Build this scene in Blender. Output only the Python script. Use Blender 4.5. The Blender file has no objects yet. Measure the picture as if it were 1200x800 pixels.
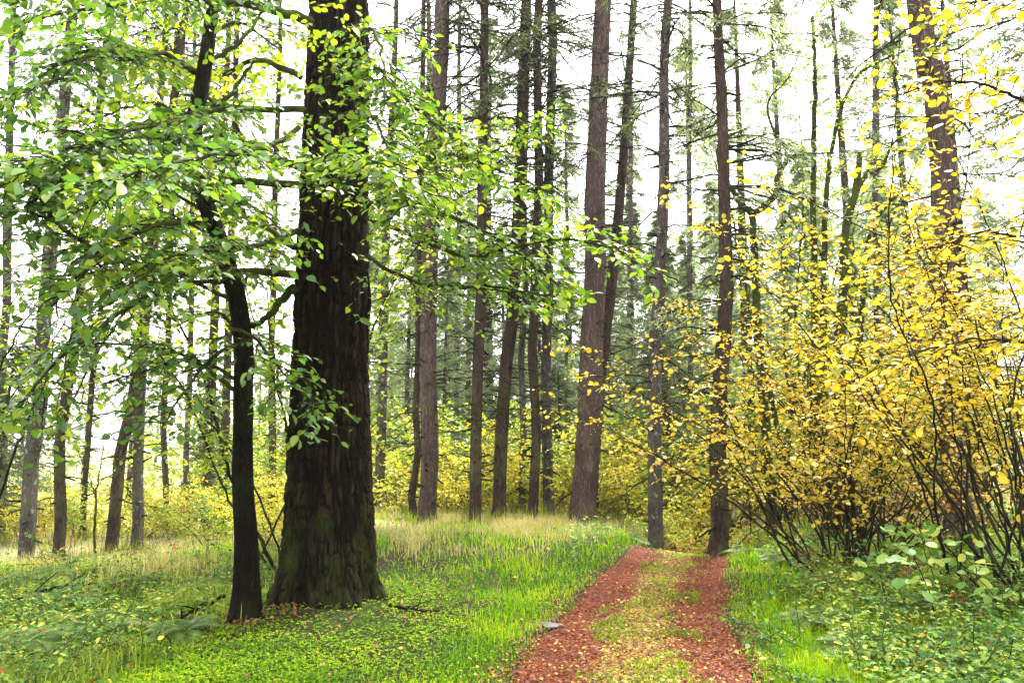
import bpy, math
import numpy as np

# ------------------------------------------------------------------ camera, world, sun, exposure
SC = bpy.context.scene
COL = SC.collection
CAM_H, PITCH, FPX = 1.6, math.radians(8.0), 900.0

cd = bpy.data.cameras.new('camera')
cam = bpy.data.objects.new('camera', cd)
COL.objects.link(cam)
cam.location = (0, 0, CAM_H)
cam.rotation_euler = (math.radians(90) + PITCH, 0, 0)
cd.sensor_width = 36.0
cd.lens = FPX / 1200.0 * 36.0
cd.clip_start, cd.clip_end = 0.05, 2000
SC.camera = cam

SUN_EL, SUN_AZ = math.radians(56), math.radians(30)      # azimuth measured from +Y towards +X (ahead, to the right)
world = bpy.data.worlds.new('World')
SC.world = world
world.use_nodes = True
wn, wl = world.node_tree.nodes, world.node_tree.links
wn.clear()
w_out = wn.new('ShaderNodeOutputWorld')
w_bg = wn.new('ShaderNodeBackground')
w_sky = wn.new('ShaderNodeTexSky')
w_sky.sky_type = 'NISHITA'
w_sky.sun_disc = False
w_sky.sun_elevation = SUN_EL
w_sky.sun_rotation = SUN_AZ
w_sky.dust_density = 6.0
w_sky.ozone_density = 1.0
w_hs = wn.new('ShaderNodeHueSaturation')                  # the even cloud deck: the sky's own light without its blue
w_hs.inputs['Saturation'].default_value = 0.12
w_hs.inputs['Value'].default_value = 1.0
wl.new(w_sky.outputs[0], w_hs.inputs['Color'])
w_mix = wn.new('ShaderNodeMix'); w_mix.data_type = 'RGBA'
w_mix.inputs[0].default_value = 0.6
w_mix.inputs[7].default_value = (5.0, 4.9, 5.15, 1)
wl.new(w_hs.outputs[0], w_mix.inputs[6])
wl.new(w_mix.outputs[2], w_bg.inputs['Color'])
w_bg.inputs['Strength'].default_value = 0.08
wl.new(w_bg.outputs[0], w_out.inputs['Surface'])

sd = bpy.data.lights.new('sun', 'SUN')
sun = bpy.data.objects.new('sun', sd)
COL.objects.link(sun)
sd.energy = 1.5
sd.angle = math.radians(11)
sd.color = (1.0, 0.95, 0.86)
sun.rotation_euler = (math.radians(90) - SUN_EL, 0, math.pi - SUN_AZ)
sun.location = (10, 20, 40)

SC.view_settings.view_transform = 'Standard'
SC.view_settings.look = 'None'
SC.view_settings.gamma = 1.0
SC.view_settings.exposure = 3.75
SC.view_settings.use_curve_mapping = False
SC.render.engine = 'CYCLES'
cy = SC.cycles
cy.max_bounces = 7
cy.diffuse_bounces = 4
cy.glossy_bounces = 2
cy.transmission_bounces = 4
cy.transparent_max_bounces = 4
cy.volume_bounces = 1
cy.use_denoising = True
cy.sample_clamp_indirect = 6.0
HAZE_DENSITY = 0.00034

# ------------------------------------------------------------------ maths helpers
CP, SP = math.cos(PITCH), math.sin(PITCH)

def W(px, py, Y):
    """world point at distance Y ahead seen at photo pixel px, py"""
    a, b = (px - 600) / FPX, (400 - py) / FPX
    t = Y / (CP - b * SP)
    return np.array([a * t, Y, CAM_H + t * (SP + b * CP)])

def gx(px, Y):
    return (px - 600) / FPX * (Y * CP - CAM_H * SP)

def sstep(a, b, x):
    t = np.clip((np.asarray(x, float) - a) / (b - a), 0, 1)
    return t * t * (3 - 2 * t)

def _hash(ix, iy, iz, seed):
    n = (ix.astype(np.int64) * 374761393 + iy.astype(np.int64) * 668265263 + iz.astype(np.int64) * 2147483647 + seed * 1274126177) & 0x7fffffff
    n = ((n ^ (n >> 13)) * 1274126177) & 0x7fffffff
    n = ((n ^ (n >> 16)) * 668265263) & 0x7fffffff
    return ((n ^ (n >> 15)) & 0xffff) / 65535.0

def vnoise(x, y, z=0.0, seed=0):
    x, y, z = np.broadcast_arrays(np.asarray(x, float), np.asarray(y, float), np.asarray(z, float))
    fx, fy, fz = np.floor(x), np.floor(y), np.floor(z)
    u, v, w = x - fx, y - fy, z - fz
    u, v, w = u * u * (3 - 2 * u), v * v * (3 - 2 * v), w * w * (3 - 2 * w)
    r = 0
    for dx in (0, 1):
        for dy in (0, 1):
            for dz in (0, 1):
                r = r + _hash(fx + dx, fy + dy, fz + dz, seed) * (u if dx else 1 - u) * (v if dy else 1 - v) * (w if dz else 1 - w)
    return r

def fbm(x, y, z=0.0, seed=0, octv=3):
    r, a, f, s = 0, 1.0, 1.0, 0
    for k in range(octv):
        r = r + a * vnoise(np.asarray(x) * f, np.asarray(y) * f, np.asarray(z) * f, seed + k)
        s += a; a *= .5; f *= 2.03
    return r / s

def norm(v):
    return v / np.maximum(np.linalg.norm(v, axis=-1, keepdims=True), 1e-9)

# ------------------------------------------------------------------ terrain
PATH_Y = np.array([-4, 0, 3, 5.25, 7.6, 9.66, 11.6, 13.5, 16, 20, 26, 34.])
PATH_X = np.array([.45, .5, .62, .77, 1.22, 1.78, 2.42, 2.95, 3.6, 5.2, 9.0, 15.])
PATH_W = np.array([.95, .95, .94, .92, .90, .86, .82, .74, .66, .66, .66, .66])

def path_c(y):
    # smooth curve through the points
    y = np.asarray(y, float)
    return (np.interp(y - .7, PATH_Y, PATH_X) + np.interp(y, PATH_Y, PATH_X) + np.interp(y + .7, PATH_Y, PATH_X)) / 3
def path_w(y):
    return np.interp(y, PATH_Y, PATH_W)

def hbase(x, y):
    x, y = np.asarray(x, float), np.asarray(y, float)
    h = 0.04 * (fbm(x * .5, y * .5, seed=3) - .5) * 2 + .02 * (vnoise(x * 2, y * 2, seed=5) - .5)
    h = h - 0.62 * sstep(-3.2, -7.5, x) * sstep(9.5, 15.5, y)                       # falls away at the left
    h = h + 0.16 * np.exp(-((x + .3) / 2.6) ** 2 - ((y - 13.2) / 2.6) ** 2)         # low grassy rise before the trunks
    pc = path_c(np.clip(y, -4, 34))
    h = h - 0.62 * sstep(0, 1, (y - (11.7 - .95 * np.clip(x - 2.4, -1.2, 1.2))) / 5.5) * np.exp(-((x - pc) / 1.05) ** 2)              # the path drops over a crest
    h = h - .9 * sstep(19.5, 30, y)
    h = h + .16 * np.exp(-((x + 1.78) / 1.1) ** 2 - ((y - 8.0) / 1.1) ** 2)         # mound round the old trunk
    h = h + .10 * sstep(2.6, 4.5, x) * sstep(13, 9, y) + .25 * sstep(4, 8, x)
    h = h + 3.0 * sstep(60, 200, y) 
    return h

def ground_z(x, y):
    h = hbase(x, y)
    d = np.abs(np.asarray(x) - path_c(np.clip(y, -4, 34))) / path_w(y)
    return h - .05 * sstep(1.02, .85, d) * (np.asarray(y) < 33)

def in_path(x, y):
    return np.abs(x - path_c(np.clip(y, -4, 34))) / path_w(y)

# ------------------------------------------------------------------ mesh helpers
class Geo:
    def __init__(s):
        s.v, s.l, s.t, s.n, s.attr = [], [], [], 0, []
    def add(s, verts, loops, totals):
        s.v.append(verts); s.l.append(loops + s.n); s.t.append(totals); s.n += len(verts)
    def empty(s):
        return s.n == 0
    def build(s, name, mat, parent=None, origin=(0, 0, 0), smooth=True):
        v = np.concatenate(s.v) - np.asarray(origin, float)
        l = np.concatenate(s.l).astype(np.int32)
        t = np.concatenate(s.t).astype(np.int32)
        me = bpy.data.meshes.new(name)
        me.vertices.add(len(v)); me.vertices.foreach_set('co', v.astype(np.float32).ravel())
        me.loops.add(len(l)); me.loops.foreach_set('vertex_index', l)
        me.polygons.add(len(t))
        me.polygons.foreach_set('loop_start', np.concatenate([[0], np.cumsum(t)[:-1]]).astype(np.int32))
        me.polygons.foreach_set('loop_total', t)
        if smooth:
            me.polygons.foreach_set('use_smooth', np.ones(len(t), bool))
        me.update(calc_edges=True)
        me.materials.append(mat)
        o = bpy.data.objects.new(name, me)
        COL.objects.link(o)
        if parent is not None and name in ('twigs', 'leaves', 'foliage', 'needle_sprays'):
            o['kind'] = 'stuff'
        if parent is not None:
            o.parent = parent
        else:
            o.location = origin
        return o

def replicate(g, TV, TF, O, AX, AY, AZ, S):
    """copies of a template: vertices TV in the frame AX, AY, AZ at O scaled by S (n,) or (n,3)"""
    n, k = len(O), len(TV)
    if n == 0:
        return
    S = np.asarray(S, float)
    if S.ndim == 1:
        S = np.repeat(S[:, None], 3, 1)
    T = TV[None] * S[:, None, :]
    v = O[:, None, :] + T[..., 0:1] * AX[:, None, :] + T[..., 1:2] * AY[:, None, :] + T[..., 2:3] * AZ[:, None, :]
    fl = np.concatenate([np.array(f) for f in TF]); ft = np.array([len(f) for f in TF])
    loops = (np.arange(n)[:, None] * k + fl[None]).ravel()
    g.add(v.reshape(-1, 3), loops, np.tile(ft, n))

# leaf templates: x along the leaf, y across, z normal
LEAF_V = np.array([[0, 0, 0], [.2, 0, -.01], [.45, 0, -.03], [.72, 0, -.05], [1, 0, -.13],
                   [.16, .22, .05], [.42, .32, .06], [.70, .24, .01], [.16, -.22, .05], [.42, -.32, .06], [.70, -.24, .01]])
LEAF_F = [(0, 1, 5), (1, 2, 6, 5), (2, 3, 7, 6), (3, 4, 7), (0, 8, 1), (1, 8, 9, 2), (2, 9, 10, 3), (3, 10, 4)]
ROUND_V = np.array([[0, 0, 0], [.2, 0, -.02], [.5, 0, -.04], [.8, 0, -.05], [1, 0, -.12],
                    [.10, .26, .05], [.45, .43, .05], [.80, .30, -.01], [.10, -.26, .05], [.45, -.43, .05], [.80, -.30, -.01]])
OVAL_V = np.array([[0, 0, 0], [.5, 0, -.03], [1, 0, -.05], [.45, .28, .05], [.45, -.28, .05]])
OVAL_F = [(0, 1, 3), (1, 2, 3), (0, 4, 1), (1, 4, 2)]
SHOOT_V = np.array([[0, 0, 0], [.5, .5, 0], [1, 0, 0], [.5, -.5, 0]])
SHOOT_F = [(0, 3, 2, 1)]

def leaf_frames(D, N):
    ax = norm(D)
    ay = norm(np.cross(N, ax))
    return ax, ay, np.cross(ax, ay)

def tubes(g, P, R, sides=4, cap=True):
    """P (n,m,3) centre lines, R (n,m) radii"""
    P = np.asarray(P, float); R = np.asarray(R, float)
    if P.ndim == 2:
        P, R = P[None], R[None]
    n, m, _ = P.shape
    T = norm(np.gradient(P, axis=1))
    mean = norm(T.mean(axis=1))
    ref = np.where(np.abs(mean[:, 2:3]) > .7, np.array([[1., 0.13, 0]]), np.array([[0.1, 0.05, 1.]]))
    U = norm(np.cross(np.repeat(ref[:, None], m, 1), T)); V = np.cross(T, U)
    a = np.arange(sides) * 2 * math.pi / sides
    v = P[:, :, None] + R[:, :, None, None] * (np.cos(a)[None, None, :, None] * U[:, :, None] + np.sin(a)[None, None, :, None] * V[:, :, None])
    i = np.arange(m - 1)[:, None] * sides; j = np.arange(sides)[None]; j2 = (j + 1) % sides
    q = np.stack([i + j, i + j2, i + sides + j2, i + sides + j], -1).reshape(-1)
    tot = np.full((m - 1) * sides, 4)
    if cap:
        q = np.concatenate([q, (m - 1) * sides + np.arange(sides)]); tot = np.concatenate([tot, [sides]])
    loops = (np.arange(n)[:, None] * (m * sides) + q[None]).ravel()
    g.add(v.reshape(-1, 3), loops, np.tile(tot, n))

def resample(pts, n):
    pts = np.asarray(pts, float)
    P = np.vstack([2 * pts[0] - pts[1], pts, 2 * pts[-1] - pts[-2]])
    k = len(pts) - 1
    u = np.linspace(0, k - 1e-6, n); s = u.astype(int); t = (u - s)[:, None]
    a, b, c, d = P[s], P[s + 1], P[s + 2], P[s + 3]
    return .5 * ((2 * b) + (-a + c) * t + (2 * a - 5 * b + 4 * c - d) * t ** 2 + (-a + 3 * b - 3 * c + d) * t ** 3)

# ------------------------------------------------------------------ tagging
def tag(o, label=None, cat=None, group=None, kind=None):
    if label: o['label'] = label
    if cat: o['category'] = cat
    if group: o['group'] = group
    if kind: o['kind'] = kind
    return o

def thing(name, label, cat, loc, group=None):
    o = bpy.data.objects.new(name, None)
    COL.objects.link(o)
    o.empty_display_size = .2
    o.location = loc
    return tag(o, label, cat, group)

def dup(root, loc, rotz=0., scale=1., label=None, group=None):
    r = root.copy(); COL.objects.link(r)
    r.location = loc; r.rotation_euler = (0, 0, rotz); r.scale = (scale,) * 3
    if label: r['label'] = label
    if group: r['group'] = group
    for ch in list(root.children):
        c = ch.copy(); COL.objects.link(c); c.parent = r
        for gch in ch.children:
            d = gch.copy(); COL.objects.link(d); d.parent = c
    return r

# ------------------------------------------------------------------ materials
def new_mat(name):
    m = bpy.data.materials.new(name); m.use_nodes = True
    nt = m.node_tree; nt.nodes.clear()
    out = nt.nodes.new('ShaderNodeOutputMaterial')
    return m, nt, out

def ramp_node(nt, cols, pos=None):
    r = nt.nodes.new('ShaderNodeValToRGB')
    e = r.color_ramp.elements
    pos = pos or [i / max(1, len(cols) - 1) for i in range(len(cols))]
    while len(e) < len(cols): e.new(.5)
    for i, c in enumerate(cols):
        e[i].position = pos[i]; e[i].color = (*c, 1)
    return r

def math_node(nt, op, a, b=None, clamp=False):
    n = nt.nodes.new('ShaderNodeMath'); n.operation = op; n.use_clamp = clamp
    for i, x in enumerate((a, b)):
        if x is None: continue
        if isinstance(x, (int, float)): n.inputs[i].default_value = x
        else: nt.links.new(x, n.inputs[i])
    return n.outputs[0]

def noise_node(nt, scale, vec=None, detail=4., rough=.55):
    n = nt.nodes.new('ShaderNodeTexNoise')
    n.inputs['Scale'].default_value = scale; n.inputs['Detail'].default_value = detail; n.inputs['Roughness'].default_value = rough
    if vec is not None: nt.links.new(vec, n.inputs['Vector'])
    return n

def mapping(nt, coord='Object', scale=(1, 1, 1)):
    tc = nt.nodes.new('ShaderNodeTexCoord'); mp = nt.nodes.new('ShaderNodeMapping')
    mp.inputs['Scale'].default_value = scale
    nt.links.new(tc.outputs[coord], mp.inputs['Vector'])
    return mp.outputs[0]

def mixc(nt, fac, a, b):
    n = nt.nodes.new('ShaderNodeMix'); n.data_type = 'RGBA'
    for idx, x in ((0, fac), (6, a), (7, b)):
        if isinstance(x, (int, float)): n.inputs[idx].default_value = x
        elif isinstance(x, tuple): n.inputs[idx].default_value = (*x, 1)
        else: nt.links.new(x, n.inputs[idx])
    return n.outputs[2]

def leaf_mat(name, cols, pos=None, rough=.45, trans=.4, spread=.75, patch=.5, patch_scale=.8, tint=(1.25, 1.2, .55), spec=.35):
    """foliage: each leaf its own colour, patches of colour over the plant, light passing through"""
    m, nt, out = new_mat(name)
    geo = nt.nodes.new('ShaderNodeNewGeometry')
    nz = noise_node(nt, patch_scale, geo.outputs['Position'], 2.)
    f = math_node(nt, 'MULTIPLY', geo.outputs['Random Per Island'], spread)
    p = math_node(nt, 'MULTIPLY', math_node(nt, 'SUBTRACT', nz.outputs['Fac'], .5), patch * 2)
    f = math_node(nt, 'ADD', math_node(nt, 'ADD', f, (1 - spread) * .5), p, clamp=True)
    r = ramp_node(nt, cols, pos); nt.links.new(f, r.inputs[0])
    b = nt.nodes.new('ShaderNodeBsdfPrincipled')
    b.inputs['Roughness'].default_value = rough
    b.inputs['Specular IOR Level'].default_value = spec
    nt.links.new(r.outputs[0], b.inputs['Base Color'])
    t = nt.nodes.new('ShaderNodeBsdfTranslucent')
    mul = nt.nodes.new('ShaderNodeMix'); mul.data_type = 'RGBA'; mul.blend_type = 'MULTIPLY'; mul.inputs[0].default_value = 1
    nt.links.new(r.outputs[0], mul.inputs[6]); mul.inputs[7].default_value = (*tint, 1)
    nt.links.new(mul.outputs[2], t.inputs['Color'])
    ms = nt.nodes.new('ShaderNodeMixShader'); ms.inputs[0].default_value = trans
    nt.links.new(b.outputs[0], ms.inputs[1]); nt.links.new(t.outputs[0], ms.inputs[2])
    nt.links.new(ms.outputs[0], out.inputs['Surface'])
    return m

def bark_mat(name, dark, light, moss=None, moss_amt=.45, moss_z=None, lichen=0., scale=1., zs=.15, bump=.8, rough=.9):
    m, nt, out = new_mat(name)
    v = mapping(nt, 'Object', (scale, scale, scale * zs))
    n1 = noise_node(nt, 22, v, 6., .65)
    vo = nt.nodes.new('ShaderNodeTexVoronoi'); vo.feature = 'DISTANCE_TO_EDGE'; vo.inputs['Scale'].default_value = 26
    n0 = noise_node(nt, 6, v, 3.)
    add = nt.nodes.new('ShaderNodeVectorMath'); add.operation = 'MULTIPLY_ADD'
    nt.links.new(n0.outputs['Color'], add.inputs[0]); add.inputs[1].default_value = (.22,) * 3; nt.links.new(v, add.inputs[2])
    nt.links.new(add.outputs[0], vo.inputs['Vector'])
    crack = math_node(nt, 'MULTIPLY', vo.outputs['Distance'], 3.0, clamp=True)
    nb_ = noise_node(nt, 3.5, mapping(nt, 'Object', (1, 1, .5)), 4.)
    f = math_node(nt, 'MULTIPLY', n1.outputs['Fac'], math_node(nt, 'ADD', math_node(nt, 'MULTIPLY', crack, .6), .4))
    f = math_node(nt, 'ADD', math_node(nt, 'MULTIPLY', f, 1.25), math_node(nt, 'MULTIPLY', math_node(nt, 'SUBTRACT', nb_.outputs['Fac'], .5), .7), clamp=True)
    r = ramp_node(nt, [tuple(c * .5 for c in dark), dark, light], [.08, .40, .95]); nt.links.new(f, r.inputs[0])
    col = r.outputs[0]
    v2 = mapping(nt, 'Object', (1, 1, .6))
    if lichen:
        n3 = noise_node(nt, 9, v2, 5., .7)
        lf = math_node(nt, 'MULTIPLY', math_node(nt, 'GREATER_THAN', n3.outputs['Fac'], .64 - .05 * lichen), .55)
        col = mixc(nt, lf, col, (.33, .35, .27))
    if moss is not None:
        n2 = noise_node(nt, 3.2, v2, 5., .65)
        mf = math_node(nt, 'MULTIPLY', math_node(nt, 'SUBTRACT', n2.outputs['Fac'], 1 - moss_amt - .12), 5., clamp=True)
        if moss_z is not None:
            sx = nt.nodes.new('ShaderNodeSeparateXYZ')
            tc = nt.nodes.new('ShaderNodeTexCoord'); nt.links.new(tc.outputs['Object'], sx.inputs[0])
            zf = math_node(nt, 'SUBTRACT', 1., math_node(nt, 'MULTIPLY', sx.outputs['Z'], 1. / moss_z), clamp=True)
            mf = math_node(nt, 'MULTIPLY', mf, zf)
        col = mixc(nt, mf, col, moss)
    b = nt.nodes.new('ShaderNodeBsdfPrincipled'); b.inputs['Roughness'].default_value = rough
    b.inputs['Specular IOR Level'].default_value = .06
    nt.links.new(col, b.inputs['Base Color'])
    bp = nt.nodes.new('ShaderNodeBump'); bp.inputs['Strength'].default_value = bump; bp.inputs['Distance'].default_value = .03
    nt.links.new(f, bp.inputs['Height']); nt.links.new(bp.outputs[0], b.inputs['Normal'])
    nt.links.new(b.outputs[0], out.inputs['Surface'])
    return m

M = {}
M['bark_old'] = bark_mat('bark_old', (.012, .008, .005), (.062, .042, .022), (.022, .034, .006), .44, 4.5, scale=.8, zs=.2, bump=.8)
def old_bark():
    m, nt, out = new_mat('bark_old')
    at = nt.nodes.new('ShaderNodeAttribute'); at.attribute_name = 'relief'
    n1 = noise_node(nt, 55, mapping(nt, 'Object', (1, 1, .35)), 8., .7)
    n2 = noise_node(nt, 4.5, mapping(nt, 'Object', (1, 1, .5)), 7., .7)
    f = math_node(nt, 'ADD', math_node(nt, 'MULTIPLY', at.outputs['Fac'], .75), math_node(nt, 'MULTIPLY', math_node(nt, 'SUBTRACT', n1.outputs['Fac'], .45), 1.0), clamp=True)
    r = ramp_node(nt, [(.003, .002, .0015), (.007, .005, .003), (.020, .0145, .008), (.055, .041, .024)], [0, .4, .75, 1]); nt.links.new(f, r.inputs[0])
    sx = nt.nodes.new('ShaderNodeSeparateXYZ'); tc = nt.nodes.new('ShaderNodeTexCoord'); nt.links.new(tc.outputs['Object'], sx.inputs[0])
    low = math_node(nt, 'SUBTRACT', .20, math_node(nt, 'MULTIPLY', sx.outputs['Z'], .06))
    mf = math_node(nt, 'MULTIPLY', math_node(nt, 'SUBTRACT', math_node(nt, 'ADD', n2.outputs['Fac'], low), .66), 7., clamp=True)
    mf = math_node(nt, 'MULTIPLY', mf, math_node(nt, 'ADD', .35, math_node(nt, 'MULTIPLY', n1.outputs['Fac'], .7)), clamp=True)
    mc = ramp_node(nt, [(.006, .010, .002), (.028, .040, .006), (.06, .075, .010)]); nt.links.new(n1.outputs['Fac'], mc.inputs[0])
    c = mixc(nt, mf, r.outputs[0], mc.outputs[0])
    b = nt.nodes.new('ShaderNodeBsdfPrincipled'); b.inputs['Roughness'].default_value = .95; b.inputs['Specular IOR Level'].default_value = .08
    nt.links.new(c, b.inputs['Base Color'])
    bp = nt.nodes.new('ShaderNodeBump'); bp.inputs['Strength'].default_value = 1.; bp.inputs['Distance'].default_value = .025
    nt.links.new(n1.outputs['Fac'], bp.inputs['Height']); nt.links.new(bp.outputs[0], b.inputs['Normal'])
    nt.links.new(b.outputs[0], out.inputs['Surface'])
    return m
M['bark_old'] = old_bark()
M['bark_slender'] = bark_mat('bark_slender', (.008, .007, .006), (.026, .021, .017), (.016, .022, .006), .36, None, .1, scale=1.6, zs=.35)
M['bark_red'] = bark_mat('bark_red', (.065, .044, .038), (.205, .15, .132), (.11, .12, .04), .36, 6., scale=1.2)
M['bark_slender'] = bark_mat('bark_slender', (.004, .003, .002), (.020, .014, .010), (.012, .016, .004), .40, None, 0., scale=1.2, zs=.3, bump=1.)
M['bark_brown'] = bark_mat('bark_brown', (.038, .025, .02), (.12, .083, .068), (.09, .10, .03), .42, 5., scale=1.3)
M['bark_grey'] = bark_mat('bark_grey', (.06, .05, .045), (.16, .14, .125), (.08, .10, .035), .42, 6., .6, scale=1.3)
M['bark_moss'] = bark_mat('bark_moss', (.014, .011, .008), (.045, .036, .024), (.05, .066, .010), .52, None, scale=2.)
M['twig_dark'] = bark_mat('twig_dark', (.012, .009, .007), (.034, .026, .019), (.035, .042, .01), .42, None, scale=3., bump=.2)
M['twig_brown'] = bark_mat('twig_brown', (.045, .028, .018), (.10, .07, .045), scale=3., bump=.2)
M['twig_grey'] = bark_mat('twig_grey', (.07, .06, .055), (.15, .135, .115), (.12, .135, .07), .5, None, scale=3., bump=.2)

M['twig_green'] = bark_mat('twig_green', (.04, .06, .018), (.10, .12, .04), scale=3., bump=.1)
M['leaf_green'] = leaf_mat('leaf_green', [(.030, .085, .024), (.07, .165, .03), (.14, .25, .028), (.26, .32, .03)], [0, .35, .7, 1], .32, .50, spec=.6, patch=.55)
M['leaf_lime'] = leaf_mat('leaf_lime', [(.07, .15, .015), (.16, .26, .02), (.28, .36, .022), (.40, .42, .03)], [0, .4, .75, 1], .4, .48, spec=.4)
M['leaf_fresh'] = leaf_mat('leaf_fresh', [(.04, .11, .015), (.09, .19, .02), (.17, .28, .025), (.27, .36, .025), (.40, .42, .03)], [0, .35, .65, .88, 1], .35, .48, spec=.5, patch=.45)
M['leaf_yellow'] = leaf_mat('leaf_yellow', [(.10, .16, .025), (.25, .28, .03), (.50, .41, .03), (.64, .47, .03), (.72, .54, .12), (.68, .58, .34), (.36, .15, .035)], [0, .15, .32, .55, .8, .93, 1], .5, .40, spec=.2, tint=(1.1, .98, .4))
M['leaf_olive'] = leaf_mat('leaf_olive', [(.16, .23, .035), (.33, .38, .05), (.50, .48, .06), (.66, .55, .10)], [0, .35, .7, 1], .5, .45, spec=.25, patch_scale=.5)
M['leaf_gold'] = leaf_mat('leaf_gold', [(.20, .24, .03), (.40, .40, .04), (.56, .50, .05), (.68, .54, .07)], [0, .3, .65, 1], .5, .45, spec=.15, patch_scale=.5)
M['leaf_rust'] = leaf_mat('leaf_rust', [(.10, .035, .015), (.22, .08, .02), (.35, .16, .03), (.42, .27, .05)], rough=.6, trans=.25, spec=.2)
M['needles'] = leaf_mat('needles', [(.06, .10, .045), (.11, .155, .065), (.17, .21, .09)], rough=.5, trans=.42, tint=(1.2, 1.2, .7), spec=.2)
M['needles_pale'] = leaf_mat('needles_pale', [(.12, .18, .10), (.21, .27, .15), (.30, .35, .20)], rough=.5, trans=.45, tint=(1.2, 1.2, .8), spec=.2)  # needle colour lightened to stand in for haze
M['needles_painted_mist'] = leaf_mat('needles_painted_mist', [(.17, .23, .13), (.27, .34, .19), (.36, .42, .25)], rough=.5, trans=.5, tint=(1.2, 1.2, .8), spec=.2)  # distant mist put into the needle colour of the far conifers
M['grass'] = leaf_mat('grass', [(.04, .12, .003), (.11, .27, .004), (.24, .42, .005), (.42, .47, .012)], [0, .4, .75, 1], .6, .42, patch=.75, patch_scale=.9, spec=.08)
M['rank'] = leaf_mat('rank', [(.05, .11, .012), (.13, .21, .018), (.27, .32, .03), (.48, .43, .10)], [0, .4, .75, 1], .55, .4, patch=.8, patch_scale=.9, spec=.08)
M['straw'] = leaf_mat('straw', [(.14, .20, .03), (.32, .32, .07), (.52, .42, .15), (.66, .55, .30)], [0, .3, .65, 1], .6, .3, tint=(1.1, 1.05, .8), spec=.2)
M['herb'] = leaf_mat('herb', [(.014, .055, .012), (.055, .15, .022), (.17, .29, .025), (.40, .38, .045)], [0, .35, .7, 1], .5, .35, patch=.65, patch_scale=.9, spec=.18)
M['clover'] = leaf_mat('clover', [(.035, .10, .003), (.10, .22, .004), (.23, .38, .006), (.40, .46, .015)], [0, .35, .75, 1], .6, .35, patch=.7, patch_scale=1.3, spec=.08)
M['pale_leaf'] = leaf_mat('pale_leaf', [(.05, .14, .03), (.13, .26, .04), (.26, .38, .06), (.50, .46, .09)], rough=.5, trans=.3, spec=.3)
M['fern'] = leaf_mat('fern', [(.05, .12, .02), (.12, .19, .04), (.24, .26, .08)], rough=.5, trans=.35, spec=.3)
M['litter'] = leaf_mat('litter', [(.025, .007, .003), (.09, .020, .006), (.155, .038, .010), (.26, .095, .034), (.50, .33, .19)], [0, .35, .70, .91, 1], .6, .15, patch=.2, tint=(1.1, .9, .6), spec=.3)
M['autumn'] = leaf_mat('autumn', [(.10, .03, .012), (.26, .09, .02), (.46, .25, .035), (.58, .46, .06), (.50, .48, .14)], rough=.55, trans=.3, patch=.2, spec=.15)
M['flecks'] = leaf_mat('flecks', [(.30, .09, .02), (.42, .22, .03), (.36, .34, .03), (.26, .34, .02), (.48, .42, .08)], rough=.6, trans=.2, patch=.1, spec=.1)
M['dead'] = leaf_mat('dead', [(.035, .018, .010), (.09, .045, .02), (.17, .085, .03), (.30, .17, .06)], rough=.7, trans=.12, patch=.2, spec=.2)
M['fallen'] = leaf_mat('fallen', [(.10, .045, .015), (.28, .12, .025), (.46, .25, .04), (.58, .42, .07)], rough=.55, trans=.2, patch=.2, spec=.3)
M['stalk'] = leaf_mat('stalk', [(.10, .06, .03), (.20, .13, .06)], rough=.8, trans=.0)

def ground_mat():
    m, nt, out = new_mat('forest_floor')
    geo = nt.nodes.new('ShaderNodeNewGeometry')
    n1 = noise_node(nt, .9, geo.outputs['Position'], 5., .6)
    n2 = noise_node(nt, 14, geo.outputs['Position'], 6., .7)
    n3 = noise_node(nt, 60, geo.outputs['Position'], 4., .7)
    r1 = ramp_node(nt, [(.012, .018, .005), (.040, .060, .009), (.09, .11, .018)], [.3, .58, .85]); nt.links.new(n2.outputs['Fac'], r1.inputs[0])
    r2 = ramp_node(nt, [(.012, .008, .005), (.045, .028, .016), (.13, .085, .045)], [.3, .58, .85]); nt.links.new(n3.outputs['Fac'], r2.inputs[0])
    f = math_node(nt, 'MULTIPLY', math_node(nt, 'SUBTRACT', n1.outputs['Fac'], .46), 6., clamp=True)
    c = mixc(nt, f, r1.outputs[0], r2.outputs[0])
    sx = nt.nodes.new('ShaderNodeSeparateXYZ'); nt.links.new(geo.outputs['Position'], sx.inputs[0])
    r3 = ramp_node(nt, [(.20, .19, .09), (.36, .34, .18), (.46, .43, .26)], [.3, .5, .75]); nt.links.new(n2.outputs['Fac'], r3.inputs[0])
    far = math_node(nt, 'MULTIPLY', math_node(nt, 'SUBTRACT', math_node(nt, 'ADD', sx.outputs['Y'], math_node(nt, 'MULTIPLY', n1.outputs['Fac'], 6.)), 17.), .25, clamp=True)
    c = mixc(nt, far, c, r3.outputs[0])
    b = nt.nodes.new('ShaderNodeBsdfPrincipled'); b.inputs['Roughness'].default_value = .95
    b.inputs['Specular IOR Level'].default_value = .1
    nt.links.new(c, b.inputs['Base Color'])
    bp = nt.nodes.new('ShaderNodeBump'); bp.inputs['Strength'].default_value = .8; bp.inputs['Distance'].default_value = .04
    nt.links.new(n3.outputs['Fac'], bp.inputs['Height']); nt.links.new(bp.outputs[0], b.inputs['Normal'])
    nt.links.new(b.outputs[0], out.inputs['Surface'])
    return m

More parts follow.
